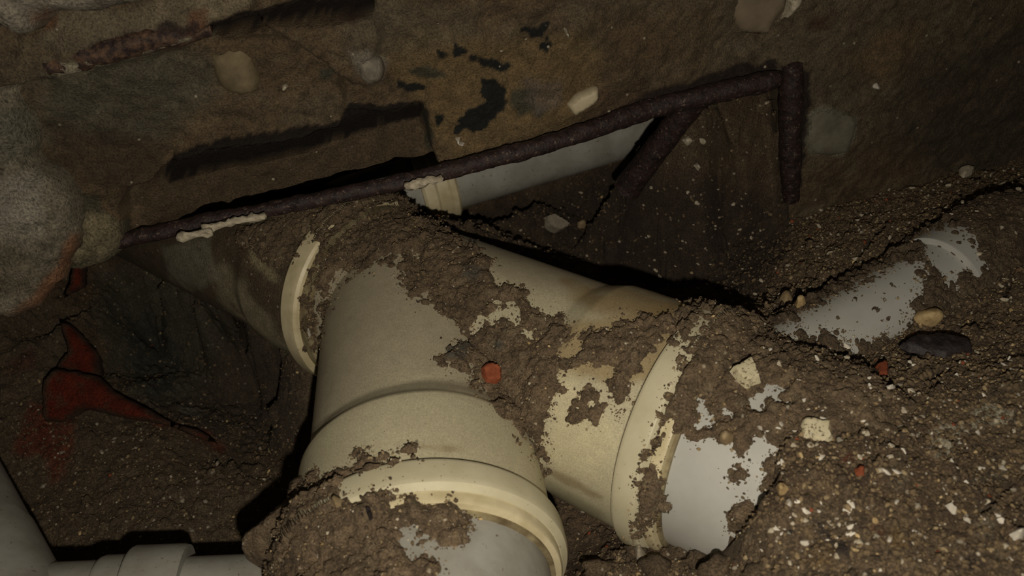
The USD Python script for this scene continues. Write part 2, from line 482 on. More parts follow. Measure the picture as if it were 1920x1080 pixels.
# buried pipes: the ground lies over them or leaves them bare
GREY_A = FIT_P + RUN * .19
SIDE_A, SIDE_B = at(1440, 718, .010), at(1885, 458, .002)
SIDE_R = .0255
SD_ = (SIDE_B - SIDE_A) / np.linalg.norm(SIDE_B - SIDE_A)
SIDE_L = np.linalg.norm(SIDE_B - SIDE_A)
BARE_RUN = [[(1256, 830), (1275, 812), (1300, 832), (1330, 822), (1352, 827), (1372, 845), (1375, 870), (1368, 892), (1374, 912), (1395, 926), (1388, 942), (1370, 948), (1371, 965), (1364, 980), (1378, 1010), (1384, 1040), (1340, 1050), (1290, 1045), (1225, 1045), (1210, 1005), (1225, 985), (1240, 960), (1240, 900), (1243, 870)],
            [(1303, 750), (1318, 752), (1325, 775), (1342, 780), (1330, 800), (1312, 800), (1322, 785), (1308, 770)], [(1410, 755), (1428, 735), (1440, 722), (1475, 728), (1465, 752), (1435, 748), (1420, 762)],
            [(1410, 820), (1432, 808), (1440, 830), (1455, 840), (1440, 860), (1425, 870), (1430, 890), (1420, 905), (1432, 925), (1425, 950), (1412, 930), (1402, 905), (1408, 880), (1405, 850)], [(1360, 772), (1368, 770), (1368, 785), (1360, 783)]]
BARE_SIDE = [[(1468, 617), (1500, 598), (1550, 570), (1600, 545), (1640, 515), (1690, 498), (1722, 490), (1728, 510), (1718, 530), (1722, 548), (1700, 560), (1690, 590), (1703, 592), (1690, 628), (1650, 627), (1625, 636), (1605, 648), (1585, 632), (1565, 618), (1545, 600), (1535, 622), (1518, 626), (1505, 608), (1490, 610), (1485, 628), (1458, 628)]]
BARE_SOCKET = [[(1730, 452), (1760, 432), (1794, 430), (1819, 462), (1838, 496), (1803, 504), (1788, 526), (1774, 532), (1752, 494)]]


def bury(A, d, r, s0, s1, bare):
    s = (flat - A)[:, :2] @ d[:2]
    lat = np.array([-d[1], d[0]])
    t = (flat - A)[:, :2] @ lat
    idx = np.nonzero((s > s0) & (s < s1) & (np.abs(t) < r * .999))[0]
    zp = A[2] + s[idx] * d[2] + np.sqrt(r * r - t[idx] ** 2)
    V = np.c_[flat[idx, :2], zp]
    q = pix(V)
    m = np.max([sd(q, b) for b in bare], axis=0)
    ok = (m > -25) & (zp > A[2] + .3 * r)
    zf[idx] = np.where(ok, np.minimum(zf[idx], zp - .0025), zf[idx])


bury(GREY_A, RUN, .055, .013, .25, BARE_RUN)
bury(SIDE_A, SD_, SIDE_R, 0, SIDE_L * .68, BARE_SIDE)
bury(SIDE_A, SD_, SIDE_R + .0035, SIDE_L * .64, SIDE_L * 1.1, BARE_SOCKET)
flat[:, 2] = zf
ZG = zf.reshape(ZZ.shape)
PX = pix(flat)


def ground_z(x, y):
    return map_coordinates(ZG, [(np.atleast_1d(y) - gy[0]) / RES, (np.atleast_1d(x) - gx[0]) / RES], order=1, mode='nearest')


def hit(px, py, zoff=0.0):
    """Where the ray through a picture point meets the ground."""
    v = ray(px, py)
    t = np.linspace(.2, 1.1, 1800)
    p = CAM + t[:, None] * v
    below = p[:, 2] < ground_z(p[:, 0], p[:, 1]) + zoff
    i = np.argmax(below) if below.any() else len(t) - 1
    return p[i]


# colour of the earth itself
nA, nB, nC = fbm(flat * 14, 4, 21), fbm(flat * 55, 4, 22), fbm(flat * 190, 3, 23)
col = np.array([.132, .089, .053]) * (.72 + .56 * nB)[:, None]
w = step(nA, .46, .62)[:, None]
col = col * (1 - w) + w * np.array([.158, .113, .069]) * (.75 + .5 * nB)[:, None]
w = step(nC, .60, .70)[:, None] * .55
col = col * (1 - w) + w * np.array([.20, .155, .098])
w = step(1 - nC, .60, .70)[:, None] * .5
col = col * (1 - w) + w * np.array([.06, .042, .027])


def paint(col, V, P, polys, c, amt=1.0, soft=8, ragged=14, freq=120, seed=0):
    c = np.asarray(c)
    for poly in polys:
        d = sd(P, poly)
        k = np.nonzero(d > -60)[0]
        if len(k) == 0:
            continue
        m = step(d[k] + ragged * 2 * (fbm(V[k] * freq, 4, seed) - .5), -soft, soft)[:, None] * amt
        cc = c if c.ndim == 1 else c[k]
        col[k] = col[k] * (1 - m) + m * cc * (.85 + .3 * fbm(V[k] * 160, 3, seed + 9))[:, None]
    return col


# darker earth colour in the two hollows; greenish splashes on the left slope
paint(col, flat, PX, [[(860, 400), (900, 425), (1290, 560), (1420, 590), (1470, 480), (1490, 375), (1380, 335), (1250, 315), (1150, 300), (860, 395)]], (.052, .036, .026), .85, 40, 30, 60, 71)  # behind the wye: flash falloff painted into the soil colour
paint(col, flat, PX, [[(560, 690), (580, 850), (440, 850), (300, 780), (240, 700), (200, 560), (330, 500), (470, 600)]], (.088, .068, .049), .8, 30, 30, 60, 72)
paint(col, flat, PX, [[(180, 510), (330, 500), (420, 600), (400, 720), (280, 760), (210, 690), (170, 600)]], (.105, .098, .070), .8, 30, 40, 50, 73)
paint(col, flat, PX, [[(240, 620), (280, 600), (330, 640), (330, 730), (280, 740), (250, 700)]], (.052, .058, .047), .8, 14, 26, 80, 74)
paint(col, flat, PX, [[(330, 760), (360, 752), (385, 768), (370, 785), (345, 780)]], (.17, .155, .12), .8, 5, 10, 140, 75)
paint(col, flat, PX, [[(1190, 225), (1470, 140), (1480, 330), (1380, 325), (1250, 310), (1180, 290)]], (.118, .084, .048), .75, 14, 30, 90, 176)
# the left bank
paint(col, flat, PX, [[(-200, 560), (110, 590), (200, 730), (420, 850), (560, 880), (450, 1100), (-200, 1100)]], (.150, .112, .072), .8, 20, 20, 60, 76)
# brick dust washed down the bank
paint(col, flat, PX, [[(75, 780), (140, 770), (135, 850), (122, 890), (95, 910), (80, 850)], [(240, 780), (300, 790), (380, 805), (418, 838), (412, 852), (370, 825), (320, 803)], [(20, 850), (60, 760), (90, 760), (95, 860)]], (.19, .040, .018), .75, 10, 14, 100, 77)
paint(col, flat, PX, [[(0, 690), (60, 650), (70, 690), (20, 710)], [(0, 1000), (40, 975), (40, 1005)]], (.13, .04, .025), .6, 10, 14, 100, 78)
# stains and lime streaks in the right-hand earth
paint(col, flat, PX, [[(1745, 810), (1770, 790), (1800, 800), (1790, 830), (1770, 870), (1750, 860)], [(1800, 800), (1850, 760), (1900, 770), (1905, 790), (1870, 800), (1830, 805)]], (.46, .42, .31), .9, 6, 24, 150, 79)
paint(col, flat, PX, [[(1820, 900), (1900, 880), (1900, 890), (1820, 908)], [(1665, 905), (1700, 890), (1700, 915), (1680, 920)], [(1830, 960), (1880, 945), (1860, 1010), (1830, 1000)]], (.22, .19, .13), .7, 6, 12, 150, 80)
paint(col, flat, PX, [[(1525, 970), (1545, 985), (1590, 1020), (1600, 1045), (1570, 1040), (1540, 1005)], [(1800, 1050), (1830, 1040), (1850, 1070), (1820, 1075)]], (.030, .024, .024), .85, 6, 12, 150, 81)
paint(col, flat, PX, [[(1640, 690), (1660, 685), (1665, 705), (1645, 712)], [(1580, 850), (1600, 845), (1600, 870), (1580, 865)], [(1630, 985), (1660, 985), (1655, 1000), (1635, 1000)]], (.17, .045, .02), .7, 8, 10, 150, 82)
paint(col, flat, PX, [[(1660, 1000), (1700, 990), (1710, 1020), (1680, 1040)], [(1520, 1035), (1560, 1030), (1560, 1060), (1520, 1060)]], (.20, .125, .045), .6, 10, 14, 150, 83)
# drop what lies far outside the view
ny, nx = ZZ.shape
keep = (PX[:, 0] > -420) & (PX[:, 0] < 2700) & (PX[:, 1] > -200) & (PX[:, 1] < 1330)
keep = keep.reshape(ny, nx)
ii, jj = np.meshgrid(np.arange(ny - 1), np.arange(nx - 1), indexing='ij')
okq = keep[:-1, :-1] & keep[1:, 1:]
a = (ii * nx + jj)[okq]
quads = np.stack([a, a + 1, a + nx + 1, a + nx], 1)
u, inv = np.unique(quads, return_inverse=True)
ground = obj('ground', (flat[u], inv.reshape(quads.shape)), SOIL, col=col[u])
tag(ground, 'dug-out dark brown soil with pale flecks around the buried pipes', 'soil', kind='structure')

# ------------------------------------------------------------------ the concrete beam behind: broken face, grooves, bitumen
B0, B1 = at(235, 450, .090), at(1440, 150, .090)
SLOPE = (B1[1] - B0[1]) / (B1[0] - B0[0])


def bar_y(x):
    return B0[1] + (x - B0[0]) * SLOPE


NW = np.array([-SLOPE, 1.0, 0])
wx = np.arange(-.60, .64, .00095)
XS = on_plane(1490, 250, B0, NW)[0]                 # the stirrup: right of it the face runs down to the ground
zlow = np.where(wx < XS, .088, -.10)
XR0, XR1 = on_plane(255, 440, B0, NW)[0], on_plane(800, 325, B0, NW)[0]
zlow = zlow + .0036 * step(wx, XR0 - .01, XR0 + .03) * (1 - step(wx, XR1 - .02, XR1 + .02))
zlow = gaussian_filter(zlow, 1.2) + .004 * (fbm(np.c_[wx * 90, wx * 0, wx * 0], 3, 4) - .5)
NV = 360
vv = np.linspace(0, 1, NV)
ZW = np.maximum((-.105 + .405 * vv)[:, None], zlow[None, :])            # rows under the lower edge fold into it
XW = np.broadcast_to(wx, ZW.shape)
YF = bar_y(XW) + .001
V0 = np.stack([XW, YF, ZW], -1).reshape(-1, 3)
PW = pix(V0)
jw = 7 * 2 * (fbm(V0 * 130, 3, 61) - .5)
dY = np.zeros(len(V0))


def cut(poly, depth, soft=5, jag=1.0, seen=0.0):
    d = sd(PW if not seen else pix(V0 + [0, seen, 0]), poly) + jw * jag
    m = step(d, -soft, soft)
    global dY
    dY = dY * (1 - m) + depth * m


cut([(-300, 140), (60, 135), (130, 130), (330, 82), (400, 60), (560, 60), (640, 130), (645, 195), (640, 235), (560, 245), (480, 255), (400, 270), (330, 290), (310, 350), (240, 365), (-300, 500)], .006, 10)
cut([(230, 362), (310, 345), (560, 275), (700, 235), (785, 200), (800, 215), (805, 270), (822, 318), (700, 345), (500, 385), (300, 430), (225, 470)], .014, 4, .7)
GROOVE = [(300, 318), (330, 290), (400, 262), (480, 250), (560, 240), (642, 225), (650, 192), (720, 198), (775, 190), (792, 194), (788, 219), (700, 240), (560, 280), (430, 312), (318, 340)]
cut(GROOVE, .034, 4, .3, .014)
cut([(372, 62), (400, 38), (480, 17), (560, -4), (700, -20), (700, 14), (640, 22), (560, 32), (450, 50)], .022, 4, .3)
cut([(-300, -200), (500, -200), (480, 0), (380, 45), (370, 62), (170, 110), (60, 140), (-300, 170)], -.008, 5)
cut([(470, 20), (640, 20), (700, 10), (720, 60), (700, 95), (720, 140), (690, 158), (640, 130), (560, 60)], -.007, 8)
cut([(790, 60), (1100, 40), (1200, 150), (1000, 260), (850, 300), (805, 260), (790, 190)], -.004, 20)
big = .016 * (fbm(V0 * 17, 3, 62) - .5) + .0075 * (fbm(V0 * 60, 4, 63) - .5) + .0042 * (fbm(V0 * 200, 3, 64) - .5)
edge = step(V0[:, 2] - np.broadcast_to(zlow, ZW.shape).ravel(), 0, .02)
rough_w = 1 - .25 * step(V0[:, 0], XS - .03, XS + .03)
yw = YF.ravel() + dY + big * (.35 + .65 * edge) * rough_w - .010 * step(V0[:, 2], .13, .2)
VW = np.c_[V0[:, 0], yw, V0[:, 2]]
PWF = pix(VW)
nA, nB, nC = fbm(VW * 11, 4, 31), fbm(VW * 48, 4, 32), fbm(VW * 170, 3, 33)
wc = np.array([.130, .091, .052]) * (.7 + .6 * nB)[:, None]
w = step(nA, .45, .62)[:, None] * .7
wc = wc * (1 - w) + w * np.array([.150, .120, .078])
w = step(nC, .6, .7)[:, None] * .4
wc = wc * (1 - w) + w * np.array([.19, .155, .10])
w = step(1 - nC, .60, .7)[:, None] * .5
wc = wc * (1 - w) + w * np.array([.05, .036, .024])
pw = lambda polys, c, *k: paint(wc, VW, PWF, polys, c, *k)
pw([[(790, 60), (900, 70), (1100, 60), (1130, 150), (1060, 240), (850, 305), (805, 280), (790, 190), (700, 120)]], (.205, .142, .066), .75, 20, 30, 60, 84)
pw([[(640, 0), (900, 0), (900, 60), (790, 100), (690, 130), (640, 80)]], (.135, .112, .074), .6, 20, 30, 60, 85)
pw([[(80, 130), (330, 85), (420, 110), (400, 190), (300, 260), (180, 270), (90, 260)]], (.100, .096, .070), .7, 25, 30, 50, 86)
pw([[(90, 230), (300, 260), (320, 330), (240, 370), (100, 310)]], (.072, .050, .031), .75, 20, 20, 50, 87)
pw([[(250, 440), (780, 320), (800, 210), (320, 330)]], (.088, .061, .036), .8, 20, 10, 50, 88)
pw([[(110, 25), (480, -20), (470, 10), (380, 45), (360, 55), (160, 100), (70, 80)]], (.20, .165, .11), .85, 12, 20, 70, 89)
pw([[(290, 0), (480, -20), (480, 10), (370, 48), (360, 20)]], (.24, .20, .13), .7, 10, 16, 70, 90)
pw([[(80, 40), (110, 22), (105, 48), (85, 55)], [(355, 15), (385, 20), (380, 60), (350, 65)], [(200, 80), (330, 50), (360, 62), (240, 90)]], (.16, .055, .024), .6, 8, 14, 100, 91)
pw([[(155, 95), (180, 75), (280, 52), (370, 40), (375, 62), (330, 82), (230, 100), (160, 115)]], (.040, .026, .025), .85, 6, 20, 130, 92)
pw([[(100, 118), (180, 122), (165, 140), (110, 145)], [(150, 112), (300, 84), (400, 60), (402, 65), (300, 92), (170, 122)]], (.36, .32, .23), .75, 4, 6, 140, 93)
pw([[(655, 100), (690, 90), (720, 110), (718, 150), (692, 158), (670, 140)]], (.26, .235, .19), .7, 8, 14, 110, 94)
BIT = (.010, .013, .013)
pw([[(903, 145), (925, 150), (942, 162), (952, 185), (945, 205), (925, 228), (900, 246), (853, 251), (849, 235), (872, 207), (905, 192), (898, 165)], [(848, 75), (868, 84), (874, 96), (852, 98)], [(980, 56), (1025, 45), (1026, 70), (1000, 70)],
    [(1009, 80), (1030, 85), (1025, 98), (1010, 94)], [(884, 106), (925, 108), (952, 124), (930, 134), (912, 122)], [(745, 152), (800, 165), (775, 170), (750, 164)], [(815, 210), (829, 215), (825, 232), (817, 228)], [(823, 98), (838, 100), (832, 112), (824, 110)]], BIT, .97, 2, 16, 190, 95)
pw([[(960, 170), (1005, 165), (1010, 205), (975, 215), (955, 200)], [(1008, 196), (1022, 198), (1015, 222), (1003, 216)], [(600, 128), (628, 130), (622, 148), (604, 145)], [(760, 130), (800, 125), (830, 140), (800, 150)]], (.045, .055, .043), .75, 6, 14, 150, 96)
pw([[(985, 150), (1050, 150), (1060, 190), (1010, 215), (985, 190)]], (.165, .135, .115), .55, 10, 20, 100, 97)
pw([[(1516, 215), (1540, 200), (1608, 222), (1600, 262), (1585, 292), (1520, 290), (1505, 262)]], (.235, .225, .165), .85, 6, 10, 120, 98)
pw([[(1640, 60), (1730, 50), (1710, 130), (1650, 160), (1600, 120)]], (.19, .122, .06), .6, 20, 30, 60, 99)
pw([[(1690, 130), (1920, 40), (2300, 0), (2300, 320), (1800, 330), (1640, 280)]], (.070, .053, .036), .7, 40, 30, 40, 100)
pw([[(1100, 20), (1350, 0), (1330, 120), (1150, 150)]], (.125, .084, .045), .5, 30, 30, 60, 101)
pw([[(690, 20), (640, 10), (640, 40), (660, 50)], [(1510, 30), (1560, 25), (1550, 55), (1515, 55)]], (.06, .028, .018), .8, 10, 14, 100, 102)
pw([[(790, 200), (800, 205), (812, 250), (808, 290), (798, 270), (795, 230)]], (.035, .036, .027), .85, 4, 8, 140, 103)
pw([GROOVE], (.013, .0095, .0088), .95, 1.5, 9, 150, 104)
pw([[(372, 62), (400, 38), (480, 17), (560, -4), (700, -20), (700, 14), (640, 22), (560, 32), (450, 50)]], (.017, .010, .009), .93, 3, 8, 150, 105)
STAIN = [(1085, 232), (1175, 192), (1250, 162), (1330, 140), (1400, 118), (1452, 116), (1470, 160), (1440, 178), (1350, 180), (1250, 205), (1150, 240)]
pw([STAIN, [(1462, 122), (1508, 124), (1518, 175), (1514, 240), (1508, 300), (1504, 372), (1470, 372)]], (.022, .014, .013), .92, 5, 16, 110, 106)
pw([[(1080, 190), (1215, 150), (1225, 170), (1190, 190), (1090, 235)]], (.085, .052, .030), .6, 10, 20, 110, 107)
NX = len(wx)
i, j = np.meshgrid(np.arange(NV - 1), np.arange(NX - 1), indexing='ij')
fw = np.stack([i * NX + j, i * NX + j + 1, (i + 1) * NX + j + 1, (i + 1) * NX + j], -1).reshape(-1, 4)
kw = (PWF[:, 0] > -800) & (PWF[:, 0] < 2700) & (PWF[:, 1] > -420)
fw = fw[kw[fw].all(1)]
fw = fw[VW[fw][:, :, 2].max(1) > VW[fw][:, :, 2].min(1) + 1e-5]
rows = [VW[:NX]]                                                   # the underside goes back into the earth
for k in range(1, 40):
    r = VW[:NX].copy()
    r[:, 1] += k * .005
    r[:, 2] += .006 * (fbm(r * 60, 3, 65) - .5) * min(k / 3, 1)
    rows.append(r)
U = np.vstack(rows)
i, j = np.meshgrid(np.arange(39), np.arange(NX - 1), indexing='ij')
fu = np.stack([i * NX + j, (i + 1) * NX + j, (i + 1) * NX + j + 1, i * NX + j + 1], -1).reshape(-1, 4) + len(VW)
Vall = np.vstack([VW, U])
call = np.vstack([wc, np.array([.12, .088, .054]) * (.6 + .8 * fbm(U * 120, 4, 67))[:, None]])
fa = np.vstack([fw, fu])
u, inv = np.unique(fa, return_inverse=True)
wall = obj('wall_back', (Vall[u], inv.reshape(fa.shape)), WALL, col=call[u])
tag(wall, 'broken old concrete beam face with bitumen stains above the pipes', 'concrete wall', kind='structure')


def wall_hit(px, py, off=0.0):
    d = np.hypot(PWF[:, 0] - px, PWF[:, 1] - py)
    k = np.argsort(d)[:6]
    return on_plane(px, py, [0, VW[k, 1].mean() - off, 0], [0, 1, 0])


# ------------------------------------------------------------------ reinforcing bars
def bar(name, label, pts, r, mat, amp, rib=.0006, seed=0, crust=None):
    t = thing(name, label, 'reinforcing bar')
    obj('bar', tube(pts, r, 20, amp, seed, 190, rib), mat, t, smooth=50)
    for q in crust or []:
        m = tube(q, .0019, 9, .0030, seed + 3, 620)
        tag(obj('mortar_crust', m, PALE, t, smooth=50), 'pale crust of mortar stuck on the bar')
    return t


bp = [at(170, 468, .088), at(235, 450, .089), at(400, 413, .090), at(600, 373, .090), at(800, 331, .090), at(1000, 278, .090), at(1100, 246, .090), at(1220, 202, .091), at(1440, 152, .092), at(1462, 147, .092)]
cz = lambda px, py, z=.0935, dy=-.0055: at(px, py, z) + np.array([0, dy, 0])
bar('reinforcing_bar', 'long rusted reinforcing bar running along the lower edge of the concrete above the pipes', bp, [.0044, .0044, .0044, .0044, .0046, .0052, .0056, .0064, .0062, .0045], RUST, .0013, 0, 1,
    [[cz(338, 436), cz(370, 431), cz(400, 424)], [cz(385, 420), cz(430, 408), cz(470, 400), cz(500, 396)], [cz(760, 340), cz(790, 334), cz(828, 325)]])
sp = [on_plane(x, y, [0, bar_y(XS) + .003, 0], [0, 1, 0]) for x, y in ((1484, 120), (1484, 170), (1482, 240), (1482, 320), (1484, 375))]
bar('stirrup_bar', 'upright rusted steel bar set in the edge of the concrete at the right', sp, [.0065, .0075, .0072, .0068, .0055], RUST, .0016, 0, 2)
D0, D1 = at(1310, 185, .088), at(1176, 352, .015)
D0 = D0 + np.array([0, .004, 0])
bar('bent_bar_stub', 'short thick rusted bar stub hanging below the long bar beside the far grey pipe', [D0, D0 * .6 + D1 * .4, D1 * .85 + D0 * .15, D1], [.0085, .0085, .009, .0105], RUST, .0012, 0, 3)
tp = [wall_hit(90, 126, -.0025), wall_hit(180, 100, -.003), wall_hit(280, 74, -.003), wall_hit(390, 50, -.0025)]
bar('rusty_bar', 'flaking rusty bar half set in the concrete at the upper left', tp, [.0045, .0055, .0058, .005], RUSTP, .0019, 0, 4)

# ------------------------------------------------------------------ the wye fitting
def run_profile(s0, s1):
    return [(0, s0), (.0545, s0), (.0550, s0 + .002), (.0560, -.012), (.0560, .128), (.0600, .141), (.0602, .150), (.0602, s1 - .0005), (.0575, s1), (0, s1)]


wye = thing('wye_fitting', 'large dusty cream plastic wye pipe fitting in the middle of the pit', 'pipe fitting')
br = lathe([(0, -.02), (.0550, -.018), (.0560, 0), (.0560, .124), (.0578, .131), (.0600, .1345), (.0602, .139), (.0602, .1755), (.0575, .1765), (0, .1765)], FIT_P, BRA, 200, .0018)
rn = lathe(run_profile(-.034, .1855), FIT_P, RUN, 200, .0018)
body_m = man(br) + man(rn)
body = tri(body_m)
bodys = trimesh.graph.smooth_shade(body, angle=np.radians(35), facet_minarea=None)
bv = np.array(bodys.vertices)
bpx = pix(bv)
bc = np.tile([.42, .385, .265], (len(bv), 1)) * (.9 + .2 * fbm(bv * 30, 3, 5))[:, None]
pb = lambda polys, c, *k: paint(bc, bv, bpx, polys, c, *k)
pb([[(560, 480), (760, 470), (900, 620), (900, 715), (820, 708), (740, 715), (640, 765), (560, 830)]], (.335, .295, .215), .75, 25, 20, 40, 120)       # dust lying on the branch
pb([[(820, 425), (1290, 560), (1290, 640), (1180, 600), (1050, 545), (930, 520)]], (.32, .28, .20), .7, 15, 20, 50, 121)
pb([[(1000, 620), (1290, 560), (1290, 700), (1150, 720), (1040, 690)], [(1050, 525), (1260, 560), (1240, 600), (1100, 580)]], (.25, .18, .085), .75, 14, 24, 90, 122)
pb([[(1020, 850), (1040, 720), (1060, 700), (1140, 780), (1150, 830), (1120, 900), (1040, 880)]], (.50, .45, .29), .6, 20, 16, 60, 123)
pb([[(1025, 875), (1060, 890), (1132, 930), (1130, 940), (1055, 902), (1025, 888)]], (.22, .17, .09), .7, 4, 6, 120, 124)
pb([[(1030, 905), (1132, 955), (1132, 1000), (1030, 940)]], (.24, .22, .13), .6, 10, 14, 80, 125)
BAND = [(573, 815), (610, 782), (640, 765), (700, 734), (760, 718), (810, 711), (860, 711), (905, 722), (925, 752), (905, 742), (860, 731), (800, 731), (740, 739), (690, 752), (640, 775), (600, 803), (575, 829)]
pb([BAND], (.23, .205, .145), .8, 3, 3, 120, 126)
pb([[(780, 845), (790, 832), (870, 838), (880, 850)], [(600, 910), (650, 880), (720, 852), (730, 860), (660, 893)]], (.26, .20, .115), .75, 5, 10, 150, 127)
obj('body', bodys, PVCA, wye, col=bc)
bead = [(.0598, 0), (.0636, .0006), (.0645, .0025), (.0647, .0105), (.0640, .0128), (.0612, .0150), (.0585, .0150), (.0585, 0), (.0598, 0)]
tag(obj('socket_rim', lathe([(r, s + .1775) for r, s in bead], FIT_P, BRA, 160), PVC, wye), 'raised rim of the front socket')
tag(obj('socket_rim', lathe([(r, s + .1865) for r, s in bead], FIT_P, RUN, 160), PVC, wye), 'raised rim of the right socket')
lip = [(.0565, 0), (.0606, 0), (.0608, .0045), (.0600, .0062), (.0565, .0066), (.0565, 0)]
tag(obj('socket_lip', lathe([(r, s + .1915) for r, s in lip], FIT_P, BRA, 160), PVCLIP, wye), 'stained lip of the front socket')
tag(obj('socket_lip', lathe([(r, s + .2005) for r, s in lip], FIT_P, RUN, 160), PVCLIP, wye), 'stained lip of the right socket')
seal = [(.0548, 0), (.0572, 0), (.0572, .0022), (.0548, .0022), (.0548, 0)]
obj('rubber_seal', lathe([(r, s + .1975) for r, s in seal], FIT_P, BRA, 120), PVCD, wye)
obj('rubber_seal', lathe([(r, s + .2065) for r, s in seal], FIT_P, RUN, 120), PVCD, wye)
# pipes plugged into it
front = lathe([(0, .178), (.0550, .178), (.0550, .33), (.0515, .33), (0, .33)], FIT_P, BRA, 120)
t = thing('drain_pipe', 'light grey drain pipe leaving the front socket of the wye', 'drain pipe')
obj('pipe', front, GREYD, t)
right = lathe([(0, .187), (.0550, .187), (.0550, .265), (.0515, .265), (0, .265)], FIT_P, RUN, 120)
t = thing('drain_pipe', 'smooth grey drain pipe leaving the right socket and sinking into the soil', 'drain pipe')
obj('pipe', right, GREY, t)
t = thing('drain_pipe', 'mud-coated cream drain pipe with a socket behind the left end of the wye', 'drain pipe')
LD = -RUN
up_m = lathe([(0, .050), (.0602, .050), (.0602, .100), (.0560, .112), (.0560, .36), (0, .36)], FIT_P, LD, 140, .0025)
uv = np.array(up_m.vertices)
up_px = pix(uv)
ucol = np.tile([.120, .088, .052], (len(uv), 1)) * (.8 + .4 * fbm(uv * 60, 3, 6))[:, None]
pu = lambda polys, c, *k: paint(ucol, uv, up_px, polys, c, *k)
pu([[(385, 490), (430, 500), (500, 590), (575, 690), (540, 680), (470, 610), (410, 560)]], (.32, .28, .18), .85, 8, 14, 90, 131)
pu([[(470, 470), (500, 490), (525, 530), (505, 525), (480, 500)], [(510, 460), (530, 470), (520, 500), (512, 490)]], (.40, .34, .20), .85, 5, 10, 120, 132)
pu([[(300, 460), (390, 450), (410, 520), (360, 545), (320, 520)]], (.28, .255, .18), .85, 8, 14, 80, 133)
obj('pipe', up_m, MUD, t, col=ucol)
obj('socket_rim', lathe([(.0590, .0375), (.0625, .0378), (.0642, .0392), (.0647, .0420), (.0647, .0500), (.0635, .0520), (.0600, .0522), (.0585, .0522), (.0585, .0375), (.0590, .0375)], FIT_P, LD, 160), PVCLIP, t)
obj('socket_lip', lathe([(.0565, .0310), (.0598, .0312), (.0604, .0330), (.0604, .0380), (.0565, .0382), (.0565, .0310)], FIT_P, LD, 140), PVCD, t)

# ------------------------------------------------------------------ other pipes
# half-buried grey waste pipe with a socket, at the right
t = thing('waste_pipe', 'half-buried grey waste pipe with a socket in the soil at the right', 'waste pipe')
obj('pipe', lathe([(0, -.02), (SIDE_R, -.02), (SIDE_R, SIDE_L * .74), (0, SIDE_L * .74)], SIDE_A, SD_, 96), GREY, t)
sr = SIDE_R + .0035
obj('socket', lathe([(SIDE_R - .001, SIDE_L * .665), (sr, SIDE_L * .665), (sr + .0003, SIDE_L * .67), (sr + .0003, SIDE_L * 1.02), (SIDE_R - .001, SIDE_L * 1.02), (SIDE_R - .001, SIDE_L * .665)], SIDE_A, SD_, 96), GREY, t)
# far grey pipe under the beam with a cream collar
FA, FB = at(800, 348, -.002), at(1230, 222, -.002)
fd = (FB - FA) / np.linalg.norm(FB - FA)
t = thing('waste_pipe', 'far grey pipe with a cream collar seen through the gap under the long bar', 'waste pipe')
obj('pipe', lathe([(0, -.10), (.0255, -.10), (.0255, .30), (0, .30)], FA, fd, 96), GREYD, t)
tag(obj('collar', lathe([(.024, -.008), (.0300, -.008), (.0318, -.006), (.0318, .002), (.0303, .004), (.0303, .012), (.0318, .014), (.0318, .018), (.0295, .020), (.024, .020), (.024, -.008)], FA, fd, 96), PVCLIP, t), 'yellowed cream collar with two ridges')
# small pipe along the bottom edge
SA = CAM + .372 * ray(90, 1163)
sdv = R @ np.array([1.0, .02, .19])
sdv /= np.linalg.norm(sdv)
SL = .17
t = thing('waste_pipe', 'small dusty grey pipe with a coupling at the lower left edge', 'waste pipe')
obj('pipe', lathe([(0, -.03), (.0262, -.03), (.0262, SL + .03), (0, SL + .03)], SA, sdv, 96), GREYD, t)


def s_at(px):
    k = np.linspace(-.05, .3, 700)
    return float(np.interp(px, pix(SA + k[:, None] * sdv)[:, 0], k))


obj('coupling', lathe([(.025, s_at(238)), (.0318, s_at(240)), (.0325, s_at(246)), (.0325, s_at(338)), (.0318, s_at(346)), (.025, s_at(347)), (.025, s_at(238))], SA, sdv, 96), GREYD, t)
obj('coupling_end', lathe([(.025, s_at(180)), (.0278, s_at(182)), (.0285, s_at(190)), (.0285, s_at(240)), (.025, s_at(241)), (.025, s_at(180))], SA, sdv, 96), GREYD, t)
EA, EB = at(-75, 1000, .0), at(25, 1230, .0)
ed = (EB - EA) / np.linalg.norm(EB - EA)
EL = np.linalg.norm(EB - EA)
t = thing('pipe_bend', 'grey plastic pipe bend in the bottom left corner', 'pipe bend')
obj('pipe', lathe([(0, -.05), (.027, -.05), (.027, EL * 1.2), (0, EL * 1.2)], EA, ed, 96), GREYD, t)
obj('socket', lathe([(.026, -.05), (.0302, -.05), (.0302, EL * .20), (.0308, EL * .22), (.0308, EL * 1.1), (.026, EL * 1.1), (.026, -.05)], EA, ed, 96), GREYD, t)

